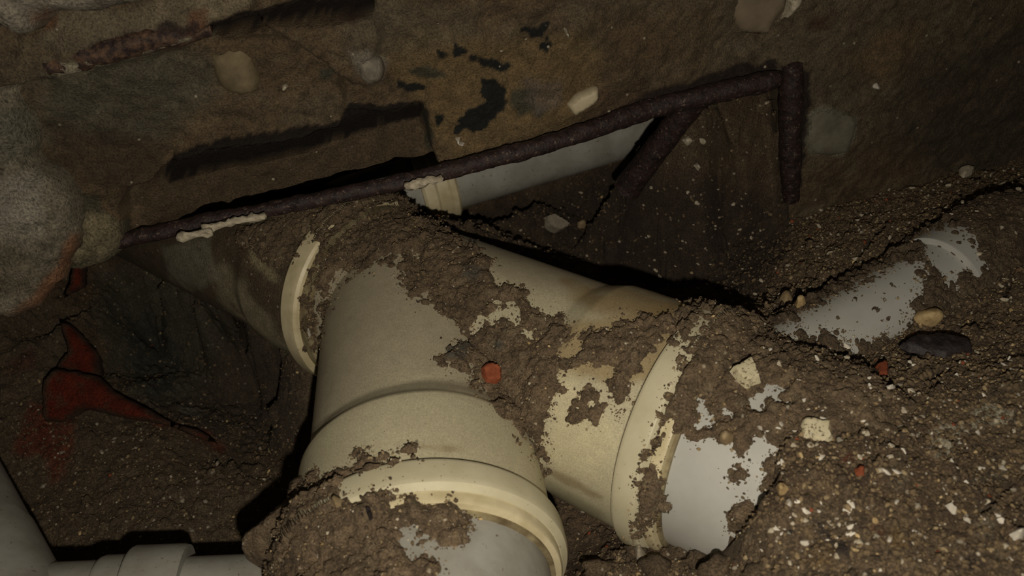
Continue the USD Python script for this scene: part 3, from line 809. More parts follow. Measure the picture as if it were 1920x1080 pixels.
# ------------------------------------------------------------------ mud caked on the pipes
MUDP = [
    # over the top of the wye and down the crotch
    [(450, 445), (540, 392), (640, 362), (740, 355), (772, 385), (795, 405), (838, 435), (870, 462), (912, 480), (925, 515), (926, 532), (955, 542), (985, 550), (992, 565), (1000, 582), (1020, 600), (1045, 640), (1060, 660), (1045, 690), (1052, 728), (1020, 765), (1018, 800), (1024, 850), (1022, 880), (1008, 845), (990, 818), (960, 797), (925, 757), (890, 724), (878, 695), (845, 690), (822, 675), (835, 655), (870, 640), (872, 625), (855, 603), (812, 573), (770, 550), (752, 525), (745, 490), (735, 478), (690, 495), (655, 505), (630, 520), (612, 500), (600, 470), (592, 440), (565, 445), (535, 490), (500, 500)],
    [(572, 560), (580, 500), (592, 470), (600, 480), (588, 520), (584, 570), (590, 640), (578, 640)], [(600, 520), (615, 500), (628, 520), (610, 560), (602, 590)],
    # on the run towards its right socket
    [(1005, 590), (1060, 600), (1080, 640), (1110, 618), (1160, 610), (1220, 600), (1262, 595), (1290, 580), (1300, 590), (1265, 625), (1230, 655), (1200, 700), (1175, 745), (1150, 715), (1130, 695), (1090, 690), (1050, 690), (1040, 660)],
    [(1060, 790), (1075, 770), (1095, 735), (1108, 740), (1100, 775), (1085, 795)], [(1140, 735), (1185, 700), (1190, 740), (1165, 800), (1150, 790), (1160, 760)], [(1115, 745), (1128, 760), (1118, 795), (1110, 775)],
    # over the right socket rim and lip
    [(1345, 580), (1480, 590), (1640, 640), (1800, 800), (1760, 1000), (1480, 1040), (1378, 1026), (1230, 1010), (1188, 1012), (1192, 930), (1212, 840), (1246, 755), (1272, 700), (1285, 675), (1300, 640)],
    [(1240, 655), (1262, 635), (1290, 650), (1275, 680), (1250, 676)], [(1290, 570), (1340, 574), (1305, 600), (1285, 640), (1270, 625), (1285, 590)],
    # on the front socket and pipe
    [(380, 1100), (470, 1015), (540, 950), (555, 915), (600, 905), (640, 890), (640, 935), (690, 925), (720, 912), (760, 912), (735, 935), (722, 955), (770, 950), (853, 942), (872, 952), (877, 975), (868, 1000), (848, 1035), (827, 1028), (795, 1005), (800, 1035), (815, 1075), (800, 1110)],
    [(560, 915), (600, 893), (650, 872), (720, 850), (770, 838), (770, 848), (720, 862), (660, 882), (610, 908)],
]
BARE = [[(742, 990), (765, 985), (795, 1005), (798, 1035), (770, 1040), (745, 1025)], [(902, 590), (930, 575), (962, 580), (958, 596), (915, 605), (885, 625), (880, 615)], [(778, 485), (790, 475), (782, 505)], [(975, 612), (1010, 625), (1000, 640), (980, 625)],
        [(1248, 795), (1262, 785), (1258, 830), (1240, 862), (1234, 858)], [(1055, 645), (1085, 640), (1070, 665), (1050, 665)],
        [(1187, 720), (1215, 670), (1248, 632), (1282, 655), (1258, 700), (1243, 745), (1208, 835), (1190, 920), (1184, 1005), (1143, 997), (1132, 945), (1137, 883), (1160, 797)]] + BARE_RUN
solid = body_m + man(lathe([(0, .17), (.0647, .1775), (.0647, .188), (.0608, .1915), (.0608, .197), (.055, .2045), (.055, .33), (0, .33)], FIT_P, BRA, 200, .0018)) + \
    man(lathe([(0, .18), (.0647, .1865), (.0647, .198), (.0608, .2005), (.0608, .206), (.055, .2145), (.055, .262), (.047, .285), (.03, .30), (0, .305)], FIT_P, RUN, 200, .0018)) + \
    man(lathe([(0, .030), (.0604, .0312), (.0604, .038), (.0647, .042), (.0647, .050), (.0602, .0525), (.0602, .10), (.056, .112), (.056, .36), (0, .36)], FIT_P, LD, 200, .0018))
sm = tri(solid)
v_, f_ = np.array(sm.vertices), np.array(sm.faces)


def mud_field(V):
    q = pix(V)
    j = 2 * (fbm(V * 150, 4, 201) - .5)
    m = np.max([sd(q, p) for p in MUDP], axis=0) + 34 * j
    b = np.max([sd(q, p) for p in BARE], axis=0) + 22 * j + 5
    return np.minimum(m, -b)


def side_field(V):
    q = pix(V)
    j = 2 * (fbm(V * 210, 5, 205) - .5)
    b = np.max([sd(q, p) for p in BARE_SIDE + BARE_SOCKET], axis=0) + 26 * j + 8
    spots = fbm(V * 260, 4, 88) > .64
    return np.where(spots & (b > 0), 2.0, -np.clip(b, -60, 60))


def crust(M, field, edge, thick, seed):
    """Earth stuck to a surface: a shell pushed out along the normals wherever the field is positive."""
    sm = tri(M)
    v_, f_ = np.array(sm.vertices), np.array(sm.faces)
    c = v_[f_].mean(1)
    nrm = np.cross(v_[f_[:, 1]] - v_[f_[:, 0]], v_[f_[:, 2]] - v_[f_[:, 0]])
    facing = (nrm * (CAM - c)).sum(1) > -0.15 * np.linalg.norm(nrm, axis=1) * np.linalg.norm(CAM - c, axis=1)
    cp = pix(c)
    f_ = f_[(field(c) > -22) & facing & (cp[:, 0] > -80) & (cp[:, 0] < 2000) & (cp[:, 1] < 1160)]
    v_, f_ = trimesh.remesh.subdivide_to_size(v_, f_, edge)
    mm = trimesh.Trimesh(v_, f_)
    mm.merge_vertices(digits_vertex=6)
    v_, f_ = np.array(mm.vertices), np.array(mm.faces)
    fn_ = np.cross(v_[f_[:, 1]] - v_[f_[:, 0]], v_[f_[:, 2]] - v_[f_[:, 0]])
    vn = np.stack([np.bincount(f_.ravel(), np.repeat(fn_[:, k], 3), len(v_)) for k in range(3)], 1)
    vn /= np.linalg.norm(vn, axis=1, keepdims=True) + 1e-12
    m_ = field(v_)
    rk = np.random.default_rng(seed)                                 # rounded clods, each whole, so that the crust ends in lobes
    pool = np.nonzero(m_ > -5)[0]
    area = np.linalg.norm(fn_, axis=1).sum() / 2
    nk = int(area * 2.2e5)
    ctr = v_[rk.choice(pool, nk)]
    rad = .0007 * (.0027 / .0007) ** (rk.uniform(size=nk) ** 1.8)
    dk, ik = cKDTree(ctr).query(v_, 8, distance_upper_bound=.0028, workers=-1)
    rr = np.r_[rad, 1e-9][ik]
    lob = (rr * np.sqrt(np.clip(1 - (np.where(np.isfinite(dk), dk, 1) / rr) ** 2, 0, 1))).max(1)
    m_ = np.where(lob > 0, np.maximum(m_, 1.0), m_)
    h_ = .85 * lob + step(m_, 0, 16) * (.0010 + thick * np.clip(fbm(v_ * 60, 3, seed) - .25, 0, 1)) + step(m_, 0, 5) * (.0006 + .0026 * (fbm(v_ * 300, 2, seed + 2) - .35)) - .0006
    vm = v_ + vn * h_[:, None]
    kf = m_[f_].max(1) > 0
    f_ = f_[kf]
    stray, stray_m = v_[m_ < 0], m_[m_ < 0]
    u, inv = np.unique(f_, return_inverse=True)
    vm = vm[u]
    f_ = inv.reshape(f_.shape)
    nb, nc_ = fbm(vm * 70, 4, 206), fbm(vm * 210, 3, 207)
    mc = np.array([.172, .122, .074]) * (.7 + .6 * nb)[:, None]
    w = step(nc_, .58, .68)[:, None] * .5
    mc = mc * (1 - w) + w * np.array([.25, .195, .12])
    w = step(1 - nc_, .58, .68)[:, None] * .55
    mc = mc * (1 - w) + w * np.array([.085, .06, .036])
    return vm, f_, mc, stray, stray_m


vm, f_, mc, STRAY, STRAY_M = crust(solid, mud_field, .0014, .0060, 202)
mpx = pix(vm)
paint(mc, vm, mpx, [[(870, 500), (900, 505), (895, 525), (865, 520)], [(915, 640), (945, 635), (940, 655), (920, 650)], [(835, 650), (880, 640), (870, 670), (840, 670)]], (.075, .080, .07), .7, 8, 10, 150, 208)
MUDV, MUDF = vm, f_
tag(obj('mud_crust', trimesh.Trimesh(vm, f_, process=False), MUD, col=mc), 'crumbly brown mud caked over the wye and pipe ends', 'mud', kind='stuff')
side_solid = man(lathe([(0, -.02), (SIDE_R, -.02), (SIDE_R, SIDE_L * .66), (sr, SIDE_L * .685), (sr, SIDE_L * 1.0), (sr * .8, SIDE_L * 1.1), (0, SIDE_L * 1.15)], SIDE_A, SD_, 140, .0016))
vs, fs, sc, st2, sm2 = crust(side_solid, side_field, .0013, .0045, 232)
tag(obj('soil_crust', trimesh.Trimesh(vs, fs, process=False), SOIL, col=sc * .80), 'soil clinging over the half-buried waste pipe at the right', 'soil', kind='stuff')
STRAY, STRAY_M = np.vstack([STRAY, st2]), np.r_[STRAY_M, sm2]

# the heap of loose earth in the corner between the front pipe and the small pipe
hp = [(462, 1046), (470, 1018), (500, 990), (545, 955), (556, 915), (610, 900), (660, 915), (720, 980), (760, 1080), (700, 1110), (600, 1090), (520, 1058)]
hz = {0: -.010, 1: -.002, 2: .004, 3: .012, 4: .022}
HO = at(600, 1000, .010)
heap = lump(hp, HO, [0, -.25, 1], .030, .05, .0013, .0025, 90, .028, 31, .002)
hv = np.array(heap.vertices)
hv = hv + np.array(heap.vertex_normals) * (.0032 * (fbm(hv * 300, 3, 33) - .4))[:, None]
nb, nc_ = fbm(hv * 70, 4, 216), fbm(hv * 210, 3, 217)
hc = np.array([.172, .122, .074]) * (.7 + .6 * nb)[:, None]
w = step(nc_, .58, .68)[:, None] * .5
hc = hc * (1 - w) + w * np.array([.25, .195, .12])
tag(obj('earth_heap', trimesh.Trimesh(hv, heap.faces, process=False), MUD, col=hc), 'loose brown earth heaped between the front pipe and the small grey pipe', 'soil', kind='stuff')

# ------------------------------------------------------------------ broken concrete at the left
def lump_obj(name, label, cat, mesh, base, spots=(), mat=LUMP, seed=0):
    v = np.array(mesh.vertices)
    v = v + np.array(mesh.vertex_normals) * (.0032 * (fbm(v * 210, 4, seed + 1) - .5) + .004 * (fbm(v * 70, 3, seed + 2) - .5))[:, None]
    mesh = trimesh.Trimesh(v, mesh.faces, process=False)
    c = np.tile(base, (len(v), 1)) * (.75 + .5 * fbm(v * 45, 4, seed + 3))[:, None]
    nn = fbm(v * 120, 4, seed + 8)
    w = step(1 - nn, .52, .62)[:, None] * .7
    c = c * (1 - w) + w * np.asarray(base) * .38
    w = step(fbm(v * 210, 3, seed + 12), .56, .70)[:, None] * .5
    c = c * (1 - w) + w * np.asarray(base) * 1.7
    q = pix(v)
    for k, (polys, cc, amt, soft, rag) in enumerate(spots):
        paint(c, v, q, polys, cc, amt, soft, rag, 90, seed + 40 + k)
    return tag(obj(name, mesh, mat, col=c), label, cat)


NF = np.array([.12, -1.0, .18])
CK = np.array([-.30, .362, .05])
lump_obj('concrete_lump', 'big pale grey broken concrete lump at the left edge with a clay-coloured lower rim', 'broken concrete',
         lump([(-260, 70), (0, 52), (25, 57), (42, 74), (55, 102), (80, 127), (77, 146), (54, 160), (63, 178), (66, 210), (76, 240), (73, 280), (80, 302), (104, 312), (122, 328), (140, 350), (150, 380), (158, 420), (150, 455), (135, 485), (120, 525), (85, 566), (40, 582), (0, 590), (-260, 600)], CK, NF, .019, .05, .0017, .0055, 75, .012, 51, .003),
         (.215, .190, .140), [([[(-40, 330), (70, 330), (90, 400), (60, 440), (-40, 450)]], (.36, .33, .27), .8, 20, 25), ([[(-40, 110), (20, 110), (20, 150), (-40, 160)]], (.26, .13, .055), .6, 12, 14), ([[(10, 590), (60, 560), (105, 500), (130, 440), (150, 440), (125, 530), (85, 570), (40, 590)]], (.30, .14, .07), .85, 8, 10), ([[(-40, 210), (60, 220), (60, 300), (-40, 300)]], (.17, .165, .125), .7, 20, 25), ([[(-40, 450), (60, 460), (90, 500), (40, 550), (-40, 560)]], (.15, .125, .085), .6, 15, 25)], seed=60)
lump_obj('mortar_lump', 'rounded grey-green mortar lump at the left end of the long bar', 'mortar lump',
         lump([(118, 372), (140, 352), (175, 352), (205, 362), (226, 388), (240, 418), (240, 445), (226, 472), (205, 488), (170, 497), (135, 500), (120, 450)], CK + np.array([0, .016, 0]), NF, .016, .05, .0018, .0036, 110, .014, 52, .002),
         (.175, .150, .092), [([[(140, 350), (210, 350), (225, 390), (150, 400)]], (.055, .048, .034), .75, 8, 14), ([[(150, 410), (200, 400), (215, 440), (160, 450)]], (.24, .20, .12), .6, 10, 14)], seed=70)
lump_obj('mortar_lump', 'dark mortar lump wedged above the long bar beside the big concrete lump', 'mortar lump',
         lump([(60, 300), (95, 300), (118, 318), (135, 345), (150, 362), (232, 362), (238, 372), (228, 395), (190, 405), (130, 400), (90, 360)], CK + np.array([0, .026, 0]), NF, .010, .05, .0018, .0036, 110, .010, 53, .002), (.135, .112, .078), seed=80)
TL = at(150, 25, .205)
lump_obj('plaster_ledge', 'blurred whitish plaster ledge in the upper left corner', 'plaster',
         lump([(-300, 66), (0, 45), (42, 68), (62, 58), (64, 40), (105, 24), (150, 22), (200, 14), (262, 4), (300, -12), (320, -60), (-300, -200)], [0, .300, 0], [0, -1, .25], .012, .06, .0026, .003, 60, .02, 54, .0012),
         (.27, .24, .19), [([[(60, 30), (100, 12), (110, 30), (70, 48)]], (.22, .10, .05), .7, 8, 10)], seed=90)

# red brick showing in the left bank
def brick(label, poly, z, n, thick, seed, dz=0.0):
    O = at(*np.mean(poly, 0), z)
    m = lump(poly, O, n, thick, .025, .0020, .0018, 70, .006, seed, .0012)
    v = np.array(m.vertices)
    c = np.tile([.135, .020, .008], (len(v), 1)) * (.75 + .5 * fbm(v * 40, 3, seed))[:, None]
    w = np.maximum(step(fbm(v * 130, 4, seed + 1), .54, .68) * .5, step(-(sd(pix(v), poly) - 5 - 16 * (fbm(v * 110, 3, seed + 2) - .4)), -4, 4) * .85)[:, None]
    c = c * (1 - w) + w * np.array([.09, .06, .038])
    return tag(obj('red_brick', m, LUMP, col=c), label, 'brick')


brick('small piece of red brick just under the pale concrete lump', [(120, 560), (132, 520), (142, 460), (155, 462), (160, 500), (157, 540), (135, 552)], -.005, [.25, -.8, .6], .006, 101)
brick('upper of two red brick faces on the left bank', [(112, 603), (130, 605), (155, 628), (184, 662), (188, 702), (160, 708), (120, 694), (104, 690), (128, 660)], -.040, [.2, -.6, .8], .008, 102)
brick('broad red brick face tapering along the crest of the left bank', [(80, 742), (86, 712), (106, 690), (150, 697), (185, 706), (212, 732), (252, 752), (292, 776), (330, 795), (372, 806), (410, 832), (380, 826), (320, 800), (270, 790), (230, 784), (190, 772), (150, 768), (120, 792), (84, 790)], -.058, [.1, -.6, .8], .008, 103)

# ------------------------------------------------------------------ stones in the beam face
WN = [0, -1, .05]


def wall_piece(name, label, cat, poly, thick, mat, rnd=.006, amp=.0008, seed=0, res=.0016, jag=.0006, sink=.0):
    c = np.mean(poly, 0)
    O = wall_hit(c[0], c[1], -sink)
    m = lump(poly, O, WN, thick, .012, res, amp, 150, rnd, seed, jag)
    return tag(obj(name, m, mat, smooth=40), label, cat)


OVAL = mat_plain('oval_stone', (.105, .080, .045), (.20, .158, .09), rough=.8, scale=70, bump=.4)
BUFF = mat_plain('buff_stone', (.14, .108, .070), (.185, .145, .098), rough=.85, scale=80, bump=.3)
wall_piece('oval_stone', 'smooth oval tan stone set in the upper left of the beam face', 'stone', [(390, 92), (405, 78), (440, 72), (462, 76), (478, 100), (488, 130), (491, 155), (480, 172), (455, 177), (428, 168), (408, 150), (398, 120)], .012, OVAL, .016, .001, 111, sink=.004)
wall_piece('buff_stone', 'buff flat stone at the top edge of the beam face', 'stone', [(1363, -20), (1366, 10), (1372, 40), (1385, 58), (1420, 64), (1440, 62), (1450, 42), (1472, 10), (1480, -20)], .006, BUFF, .008, .0008, 112, sink=.002)
wall_piece('plaster_chip', 'pale plaster flake beside the buff stone at the top edge', 'chip', [(1456, 40), (1470, 22), (1470, -10), (1502, -14), (1500, 6), (1480, 28)], .007, PALE, .004, .0005, 113, sink=-.001)
wall_piece('cream_tile_fragment', 'cream rectangular tile fragment stuck in the beam face above the long bar', 'tile fragment', [(1060, 195), (1078, 177), (1108, 163), (1121, 161), (1124, 185), (1100, 203), (1076, 217)], .005, mat_plain('cream_tile', (.40, .345, .225), (.47, .41, .28), rough=.6, scale=90, bump=.2), .0025, .0003, 114, sink=-.001)
wall_piece('white_flake', 'small white flake below the black bitumen stain', 'chip', [(853, 260), (862, 257), (864, 266), (872, 268), (868, 273), (857, 270)], .004, WHITE, .002, .0002, 115, .001, .0003, sink=-.001)
wall_piece('mortar_patch', 'pale grey mortar patch beside the upright bar', 'mortar patch', [(1516, 215), (1540, 202), (1575, 214), (1607, 222), (1602, 250), (1590, 285), (1560, 292), (1522, 288), (1506, 268)], .003, mat_plain('grey_mortar', (.10, .088, .062), (.165, .152, .112), rough=.9, scale=80, bump=.6), .006, .0012, 116, jag=.0016)
wall_piece('quartz_stone', 'whitish crumbly stone left of the ochre part of the beam face', 'stone', [(662, 105), (690, 92), (716, 108), (722, 132), (714, 152), (694, 158), (676, 146)], .009, mat_plain('whitish_stone', (.10, .088, .066), (.24, .215, .17), rough=.8, scale=150, bump=.8), .01, .0022, 117, sink=.002, jag=.0012)
wall_piece('pebble', 'pale pebble in the beam face just under the oval stone', 'stone', [(528, 160), (536, 155), (541, 162), (535, 170), (528, 168)], .004, PALE, .003, .0003, 118, .001, .0003)
wall_piece('white_flake', 'white flake alone on the plain brown concrete at the right', 'chip', [(1636, 160), (1645, 156), (1650, 161), (1644, 167), (1637, 166)], .004, WHITE, .002, .0002, 119, .001, .0003, sink=-.001)
wall_piece('plaster_chip', 'upright sliver of plaster in the beam face above the cream tile fragment', 'chip', [(1057, 52), (1064, 54), (1069, 68), (1064, 72), (1059, 64)], .004, PALE, .002, .0002, 120, .001, .0003, sink=-.001)

# ------------------------------------------------------------------ chips and stones lying on the earth and mud
VIS = np.vstack([flat[::3], MUDV, vs])
VIS_T = cKDTree(pix(VIS))
VIS_3 = cKDTree(VIS)


def surface_hit(px, py):
    """The nearest thing under a picture point: mud crust or ground."""
    g = hit(px, py)
    dist = np.linalg.norm(g - CAM)
    k = VIS_T.query_ball_point([px, py], 6)
    if k:
        r = np.linalg.norm(VIS[k] - CAM, axis=1)
        dist = min(dist, r[r < r.min() + .003].mean())
    v = ray(px, py)
    return CAM + v / np.linalg.norm(v) * dist


def chip(name, label, cat, poly, mat, thick=.004, n=(0, -.3, 1), rnd=.0016, seed=0, res=.001, jag=.0003, lift=.0015, group=None, amp=.0003):
    c = np.mean(poly, 0)
    O = surface_hit(*c)
    nb_ = VIS[VIS_3.query_ball_point(O, .009)]
    if len(nb_) > 20:                                                # lie along the surface it rests on
        w_ = np.linalg.svd(nb_ - nb_.mean(0), full_matrices=False)[2][2]
        w_ = w_ * np.sign(w_ @ (CAM - O))
        n = .5 * w_ + .5 * np.asarray(n, float) / np.linalg.norm(n)
        view = (CAM - O) / np.linalg.norm(CAM - O)
        if n @ view < .35:
            n = n + view * (.4 - n @ view)
    n = np.asarray(n, float) / np.linalg.norm(n)
    O = O + n * lift
    m = lump(poly, O, n, thick, .003, res, amp, 300, rnd, seed, jag)
    return tag(obj(name, m, mat, smooth=40), label, cat, group)


chip('cream_chip', 'pointed cream plaster fragment with black specks on the soil right of the wye', 'chip', [(1368, 697), (1388, 687), (1404, 676), (1413, 680), (1421, 700), (1427, 718), (1408, 724), (1402, 732), (1385, 718)], CREAMCHIP, .005, seed=301)
chip('cream_chip', 'squarish cream plaster fragment half sunk in the soil right of the bare grey pipe', 'chip', [(1502, 786), (1512, 780), (1524, 786), (1555, 788), (1557, 806), (1565, 825), (1545, 836), (1512, 824), (1500, 814)], CREAMCHIP, .003, seed=302, jag=.0016)
chip('ochre_stone', 'ochre-coloured stone just right of the half-buried grey waste pipe', 'stone', [(1712, 596), (1722, 583), (1745, 578), (1760, 587), (1763, 605), (1752, 613), (1735, 612), (1718, 605)], OCHRE, .008, rnd=.005, seed=303, amp=.0008)
chip('red_brick_chip', 'red brick chip in the mud in the crotch of the wye', 'brick chip', [(902, 690), (912, 680), (930, 682), (941, 692), (940, 712), (930, 721), (912, 718), (904, 706)], REDCH, .0035, n=(.1, -.7, .8), seed=304, jag=.0006)
chip('charcoal_piece', 'dark burnt charcoal stick in the soil below the ochre stone', 'charcoal', [(1682, 650), (1700, 640), (1720, 633), (1760, 630), (1800, 636), (1824, 650), (1822, 662), (1800, 668), (1770, 673), (1735, 668), (1705, 660)], CHAR, .0045, rnd=.005, seed=305, amp=.0022, jag=.0016, lift=.0003)
chip('red_brick_chip', 'dull red brick chip in the soil beneath the half-buried waste pipe', 'brick chip', [(1640, 688), (1655, 680), (1667, 690), (1662, 706), (1645, 708)], REDCH, .003, seed=306, jag=.001)
chip('red_brick_chip', 'bright red brick crumb among white flecks in the lower right soil', 'brick chip', [(1601, 880), (1610, 876), (1621, 880), (1620, 892), (1606, 894)], REDCH, .004, seed=307)
chip('pale_block', 'pale square-edged chip lying in the dark hollow behind the wye', 'chip', [(1013, 410), (1030, 405), (1060, 423), (1056, 432), (1040, 438), (1016, 428)], GREYCH, .010, n=(.2, -.6, .8), seed=308, rnd=.001, lift=.004)
chip('white_block', 'whitish broken block at the right edge where soil meets concrete', 'stone', [(1890, 284), (1900, 268), (1922, 248), (1960, 250), (1960, 300), (1918, 297), (1902, 294)], PALE, .010, n=(0, -.6, .8), seed=309, lift=.004)
chip('ochre_pebble', 'ochre pebble on the crest beside the white block at the right edge', 'stone', [(1889, 258), (1902, 252), (1908, 262), (1898, 268), (1891, 268)], OCHRE, .006, n=(0, -.6, .8), seed=310, lift=.003)
chip('plaster_chip', 'pale plaster chip at the foot of the right-hand concrete, left of the white block', 'chip', [(1797, 318), (1810, 315), (1826, 318), (1822, 328), (1806, 335), (1799, 330)], PALE, .004, n=(0, -.5, .8), seed=311)
chip('ochre_pebble', 'yellow pebble on the crack beside the tip of the half-buried waste pipe', 'stone', [(1490, 570), (1500, 562), (1512, 568), (1506, 574), (1494, 577)], OCHRE, .005, seed=312)
chip('tan_clod', 'tan clod of earth above the tip of the half-buried waste pipe', 'clod', [(1460, 562), (1468, 552), (1486, 555), (1488, 570), (1472, 576)], TAN, .007, rnd=.005, seed=313, amp=.0012)
chip('white_pebble', 'bright white pebble near the bottom right corner', 'stone', [(1892, 1002), (1900, 995), (1914, 994), (1922, 1004), (1914, 1014), (1900, 1014)], WHITE, .006, rnd=.004, seed=314)
chip('white_chip', 'long white chip left of the bottom right corner', 'chip', [(1772, 948), (1778, 944), (1794, 958), (1793, 966), (1786, 965)], WHITE, .004, seed=315)
chip('white_chip', 'white chip below the tan pebble right of the bare grey pipe', 'chip', [(1475, 938), (1480, 934), (1486, 942), (1484, 950), (1476, 948)], WHITE, .004, seed=316)
chip('tan_pebble', 'tan pebble in the soil right of the bare grey pipe', 'stone', [(1455, 913), (1466, 908), (1482, 913), (1474, 926), (1462, 931)], OCHRE, .005, rnd=.003, seed=317)
chip('white_chip', 'oval white chip in the soil near the bottom edge, right of the pipe', 'chip', [(1475, 1000), (1482, 992), (1488, 994), (1484, 1003)], WHITE, .004, seed=318)
chip('white_chip', 'flat white flake under the half-buried waste pipe at the right', 'chip', [(1662, 724), (1678, 722), (1679, 728), (1664, 731)], WHITE, .003, seed=319)
chip('round_clod', 'round earth clod at the edge of the bare grey pipe', 'clod', [(1347, 818), (1353, 806), (1368, 803), (1377, 815), (1374, 830), (1360, 836), (1350, 828)], TAN, .007, rnd=.006, seed=320, amp=.001, jag=.0008)
chip('white_chip', 'small white sliver in the dark groove of the left socket', 'chip', [(576, 616), (579, 614), (584, 630), (580, 632)], WHITE, .003, n=(-.3, -.8, .5), seed=321, res=.0007)
chip('plaster_chip', 'largest of the pale chips in the recess right of the bar stub', 'chip', [(1278, 262), (1290, 254), (1302, 264), (1288, 274)], PALE, .004, n=(0, -.7, .7), seed=322, lift=.003)
chip('plaster_chip', 'pale oval chip in the recess right of the bar stub', 'chip', [(1311, 260), (1316, 257), (1323, 268), (1320, 272), (1313, 268)], PALE, .004, n=(0, -.7, .7), seed=323, lift=.003)
chip('plaster_chip', 'pale angular chip in the dark recess, lowest below the bar stub', 'chip', [(1300, 310), (1308, 305), (1314, 314), (1309, 321)], PALE, .004, n=(0, -.7, .7), seed=324, lift=.003)
chip('white_chip', 'white chip at the foot of the upright bar', 'chip', [(1486, 350), (1492, 346), (1496, 356), (1491, 361)], WHITE, .004, n=(0, -.7, .7), seed=325, lift=.003)
chip('tan_pebble', 'tan pebble in the dark hollow behind the wye, beside the pale block', 'stone', [(1080, 420), (1090, 413), (1100, 418), (1098, 428), (1084, 428)], TAN, .006, n=(0, -.5, .8), seed=326, rnd=.003, lift=.002)
chip('tan_pebble', 'pale round pebble in the mud heap left of the front socket', 'stone', [(624, 938), (632, 931), (640, 936), (640, 948), (630, 953), (624, 946)], TAN, .006, seed=327, rnd=.003, lift=.004)
chip('charcoal_piece', 'black speck of charcoal in the mud on the front pipe', 'charcoal', [(684, 948), (694, 950), (700, 972), (694, 978), (688, 962)], CHAR, .003, seed=328)
chip('grey_clod', 'greyish clod at the foot of the right socket rim', 'clod', [(1190, 1035), (1200, 1022), (1210, 1036), (1206, 1050), (1194, 1052)], GREYCH, .006, seed=329, rnd=.003, amp=.001)

for k, (cx_, cy_, rx, ry) in enumerate([(1128, 1068, 40, 20), (1190, 1034, 22, 15), (1232, 1064, 34, 24), (1310, 1052, 30, 20), (1352, 1070, 40, 24), (1420, 1074, 34, 20)]):
    th_ = np.linspace(0, 2 * np.pi, 13)[:-1]
    kr = np.random.default_rng(500 + k).uniform(.7, 1.2, 12)
    O_ = surface_hit(cx_, cy_)
    cm = lump(list(zip(cx_ + rx * kr * np.cos(th_), cy_ + ry * kr * np.sin(th_))), O_ + UP * .001, (0, -.45, 1), .005, .006, .0010, .002, 160, .006, 510 + k, .002)
    cv = np.array(cm.vertices)
    cv = cv + np.array(cm.vertex_normals) * (.0035 * (fbm(cv * 260, 3, 520 + k) - .45))[:, None]
    cc_ = np.array([.150, .106, .064]) * (.6 + .8 * fbm(cv * 120, 4, 530))[:, None]
    tag(obj('earth_clod', trimesh.Trimesh(cv, cm.faces, process=False), SOIL, col=cc_), 'rough brown earth clod lying in front of the bare grey pipe at the bottom edge', 'clod', 'clods in front of the bare grey pipe')

# small loose chips: one of each kind, then copies
def blob(seed, n=2, sq=(1, .8, .5), amp=.5):
    m = trimesh.creation.icosphere(n)
    v = np.array(m.vertices)
    v = v * (1 + amp * (fbm(v * 1.6 + seed * 3.1, 3, seed) - .5) * 2)[:, None]
    rs = np.random.default_rng(seed)
    for _ in range(5):                                              # broken flat sides
        d = rs.normal(size=3)
        d /= np.linalg.norm(d)
        h = v @ d
        v = v - np.maximum(h - .62, 0)[:, None] * d
    m.vertices = v * np.asarray(sq)
    return m


KINDS = [('white_crumb', 'small white plaster chip scattered loose on the soil right of the wye', 'small white chips on the right-hand soil', WHITE, 'chip', 100, [(1400, 640), (1900, 640), (1900, 1070), (1420, 1070), (1440, 900)], .0008, .0024, (1, .6, .4)),
         ('pale_pebble', 'small pale tan pebble lying in the soil right of the wye', 'pale pebbles in the right-hand soil', PALE, 'pebble', 40, [(1420, 640), (1900, 620), (1900, 1070), (1420, 1070), (1440, 900)], .0008, .0026, (1, .8, .6)),
         ('pebble', 'small dim pebble strewn over the soil of the dark hollow behind the wye', 'pebbles in the dark hollow', PALE, 'pebble', 46, [(900, 410), (1180, 330), (1450, 370), (1440, 560), (1290, 540), (1050, 470)], .0009, .0022, (1, .8, .6)),
         ('plaster_crumb', 'small pale chip strewn over the upper right soil below the concrete', 'pale chips on the upper right soil', PALE, 'chip', 46, [(1500, 400), (1700, 335), (1910, 310), (1910, 600), (1850, 560), (1800, 420), (1560, 500)], .0009, .0024, (1, .7, .5)),
         ('grit_stone', 'small pale grit stone on the left soil bank', 'grit stones on the left bank', GREYCH, 'grit', 36, [(10, 800), (200, 800), (420, 870), (540, 900), (440, 1000), (240, 990), (40, 950)], .0008, .0020, (1, .8, .6))]
rg = np.random.default_rng(77)
for name, label, group, mat, cat, count, poly, r0, r1, sq in KINDS:
    P = Polygon(poly)
    x0, y0, x1, y1 = P.bounds
    first = None
    done = 0
    while done < count:
        a, b = rg.uniform(x0, x1), rg.uniform(y0, y1)
        if not shapely.contains_xy(P, a, b):
            continue
        if np.max([sd(np.array([[a, b]]), q)[0] for q in BARE_RUN + BARE_SIDE + BARE_SOCKET]) > -6:
            continue
        p = surface_hit(a, b)
        r = r0 * (r1 / r0) ** (rg.uniform() ** 1.5)
        if first is None:
            t = thing(name, label, cat, group)
            obj('stone', blob(len(name) + done, 2, sq), mat, t, smooth=40)
            first = t
        else:
            t = thing(name, label, cat, group)
            t.GetReferences().AddInternalReference(first.GetPath())
            t.SetInstanceable(True)
        x = UsdGeom.Xformable(t)
        x.ClearXformOpOrder()
        x.AddTranslateOp().Set(Gf.Vec3d(*map(float, p)))
        x.AddRotateXYZOp().Set(Gf.Vec3f(*map(float, (rg.uniform(-40, 40), rg.uniform(-40, 40), rg.uniform(0, 360)))))
        x.AddScaleOp().Set(Gf.Vec3f(float(r), float(r), float(r)))
        done += 1


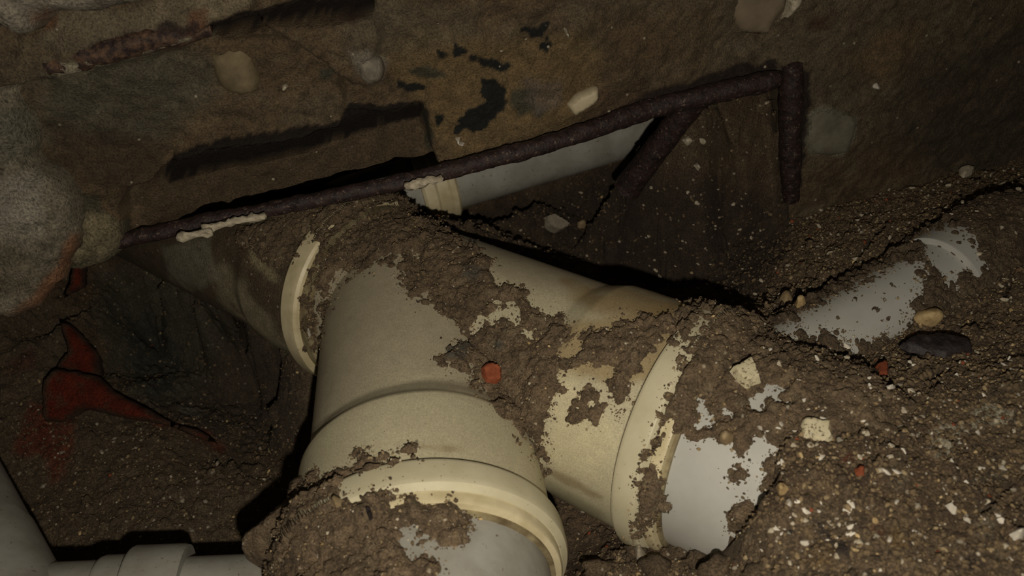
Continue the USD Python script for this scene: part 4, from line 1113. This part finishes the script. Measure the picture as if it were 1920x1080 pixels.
# countless crumbs
def crumbs(name, label, pts, r, mats, rs):
    pi = UsdGeom.PointInstancer.Define(stage, '/World/' + name)
    tag(pi.GetPrim(), label, 'soil crumbs', kind='stuff')
    paths = []
    for k, m in enumerate(mats):
        pr = usdkit.mesh(stage, f'/World/{name}/crumb' + (f'_{k:03d}' if k else ''), blob(400 + k, 1, (1, .85, .7), .6), m, 50)
        paths.append(pr.GetPath())
    pi.CreatePrototypesRel().SetTargets(paths)
    n = len(pts)
    pi.CreateProtoIndicesAttr(Vt.IntArray.FromNumpy(rs.choice(len(mats), n, p=W_[:len(mats)] / W_[:len(mats)].sum()).astype(np.int32)))
    pi.CreatePositionsAttr(Vt.Vec3fArray.FromNumpy(pts.astype(np.float32)))
    q = rs.normal(size=(n, 4))
    q /= np.linalg.norm(q, axis=1, keepdims=True)
    pi.CreateOrientationsAttr(Vt.QuathArray([Gf.Quath(*map(float, a)) for a in q]))
    pi.CreateScalesAttr(Vt.Vec3fArray.FromNumpy(np.repeat(r[:, None], 3, 1).astype(np.float32)))


W_ = np.array([.58, .26, .10, .022, .022, .012, .003])
rs = np.random.default_rng(99)
q = PX
inside = (q[:, 0] > -60) & (q[:, 0] < 1980) & (q[:, 1] > 180) & (q[:, 1] < 1130)
bare = np.max([sd(q, b) for b in BARE_RUN + BARE_SIDE + BARE_SOCKET], axis=0) > -3
idx = np.nonzero(inside & ~bare)[0]
wt = np.where(q[idx, 0] + .55 * (q[idx, 1] - 600) > 1400, 1.0, .16) * np.where((q[idx, 0] < 560) & (q[idx, 1] > 780), 2.6, 1.0) * np.where(ground_z(flat[idx, 0], flat[idx, 1]) < -.055, .5, 1.0)
pick = rs.choice(idx, 52000, replace=False, p=wt / wt.sum())
crumbs('loose_crumbs', 'loose brown and pale crumbs covering all the dug soil', flat[pick], .00045 * (.0017 / .00045) ** (rs.uniform(0, 1, len(pick)) ** 2.0), [BROWN, DBROWN, TAN, PALE, GREYCH, OCHRE, REDCH], rs)
pick = rs.choice(len(MUDV), 34000, replace=True)
stray = STRAY[rs.uniform(size=len(STRAY)) < .5 * np.exp(STRAY_M / 7)]
pick2 = rs.choice(len(vs), 9000)
MUDV = np.vstack([vs[pick2] + rs.normal(0, .0003, (9000, 3)), MUDV[pick] + rs.normal(0, .0003, (len(pick), 3)), stray])
pick = np.arange(len(MUDV))
crumbs('mud_crumbs', 'fine crumbs stuck on the mud over the wye', MUDV[pick], .00028 * (.0011 / .00028) ** (rs.uniform(0, 1, len(pick)) ** 2.2), [BROWN, DBROWN, TAN, PALE, GREYCH, OCHRE], rs)
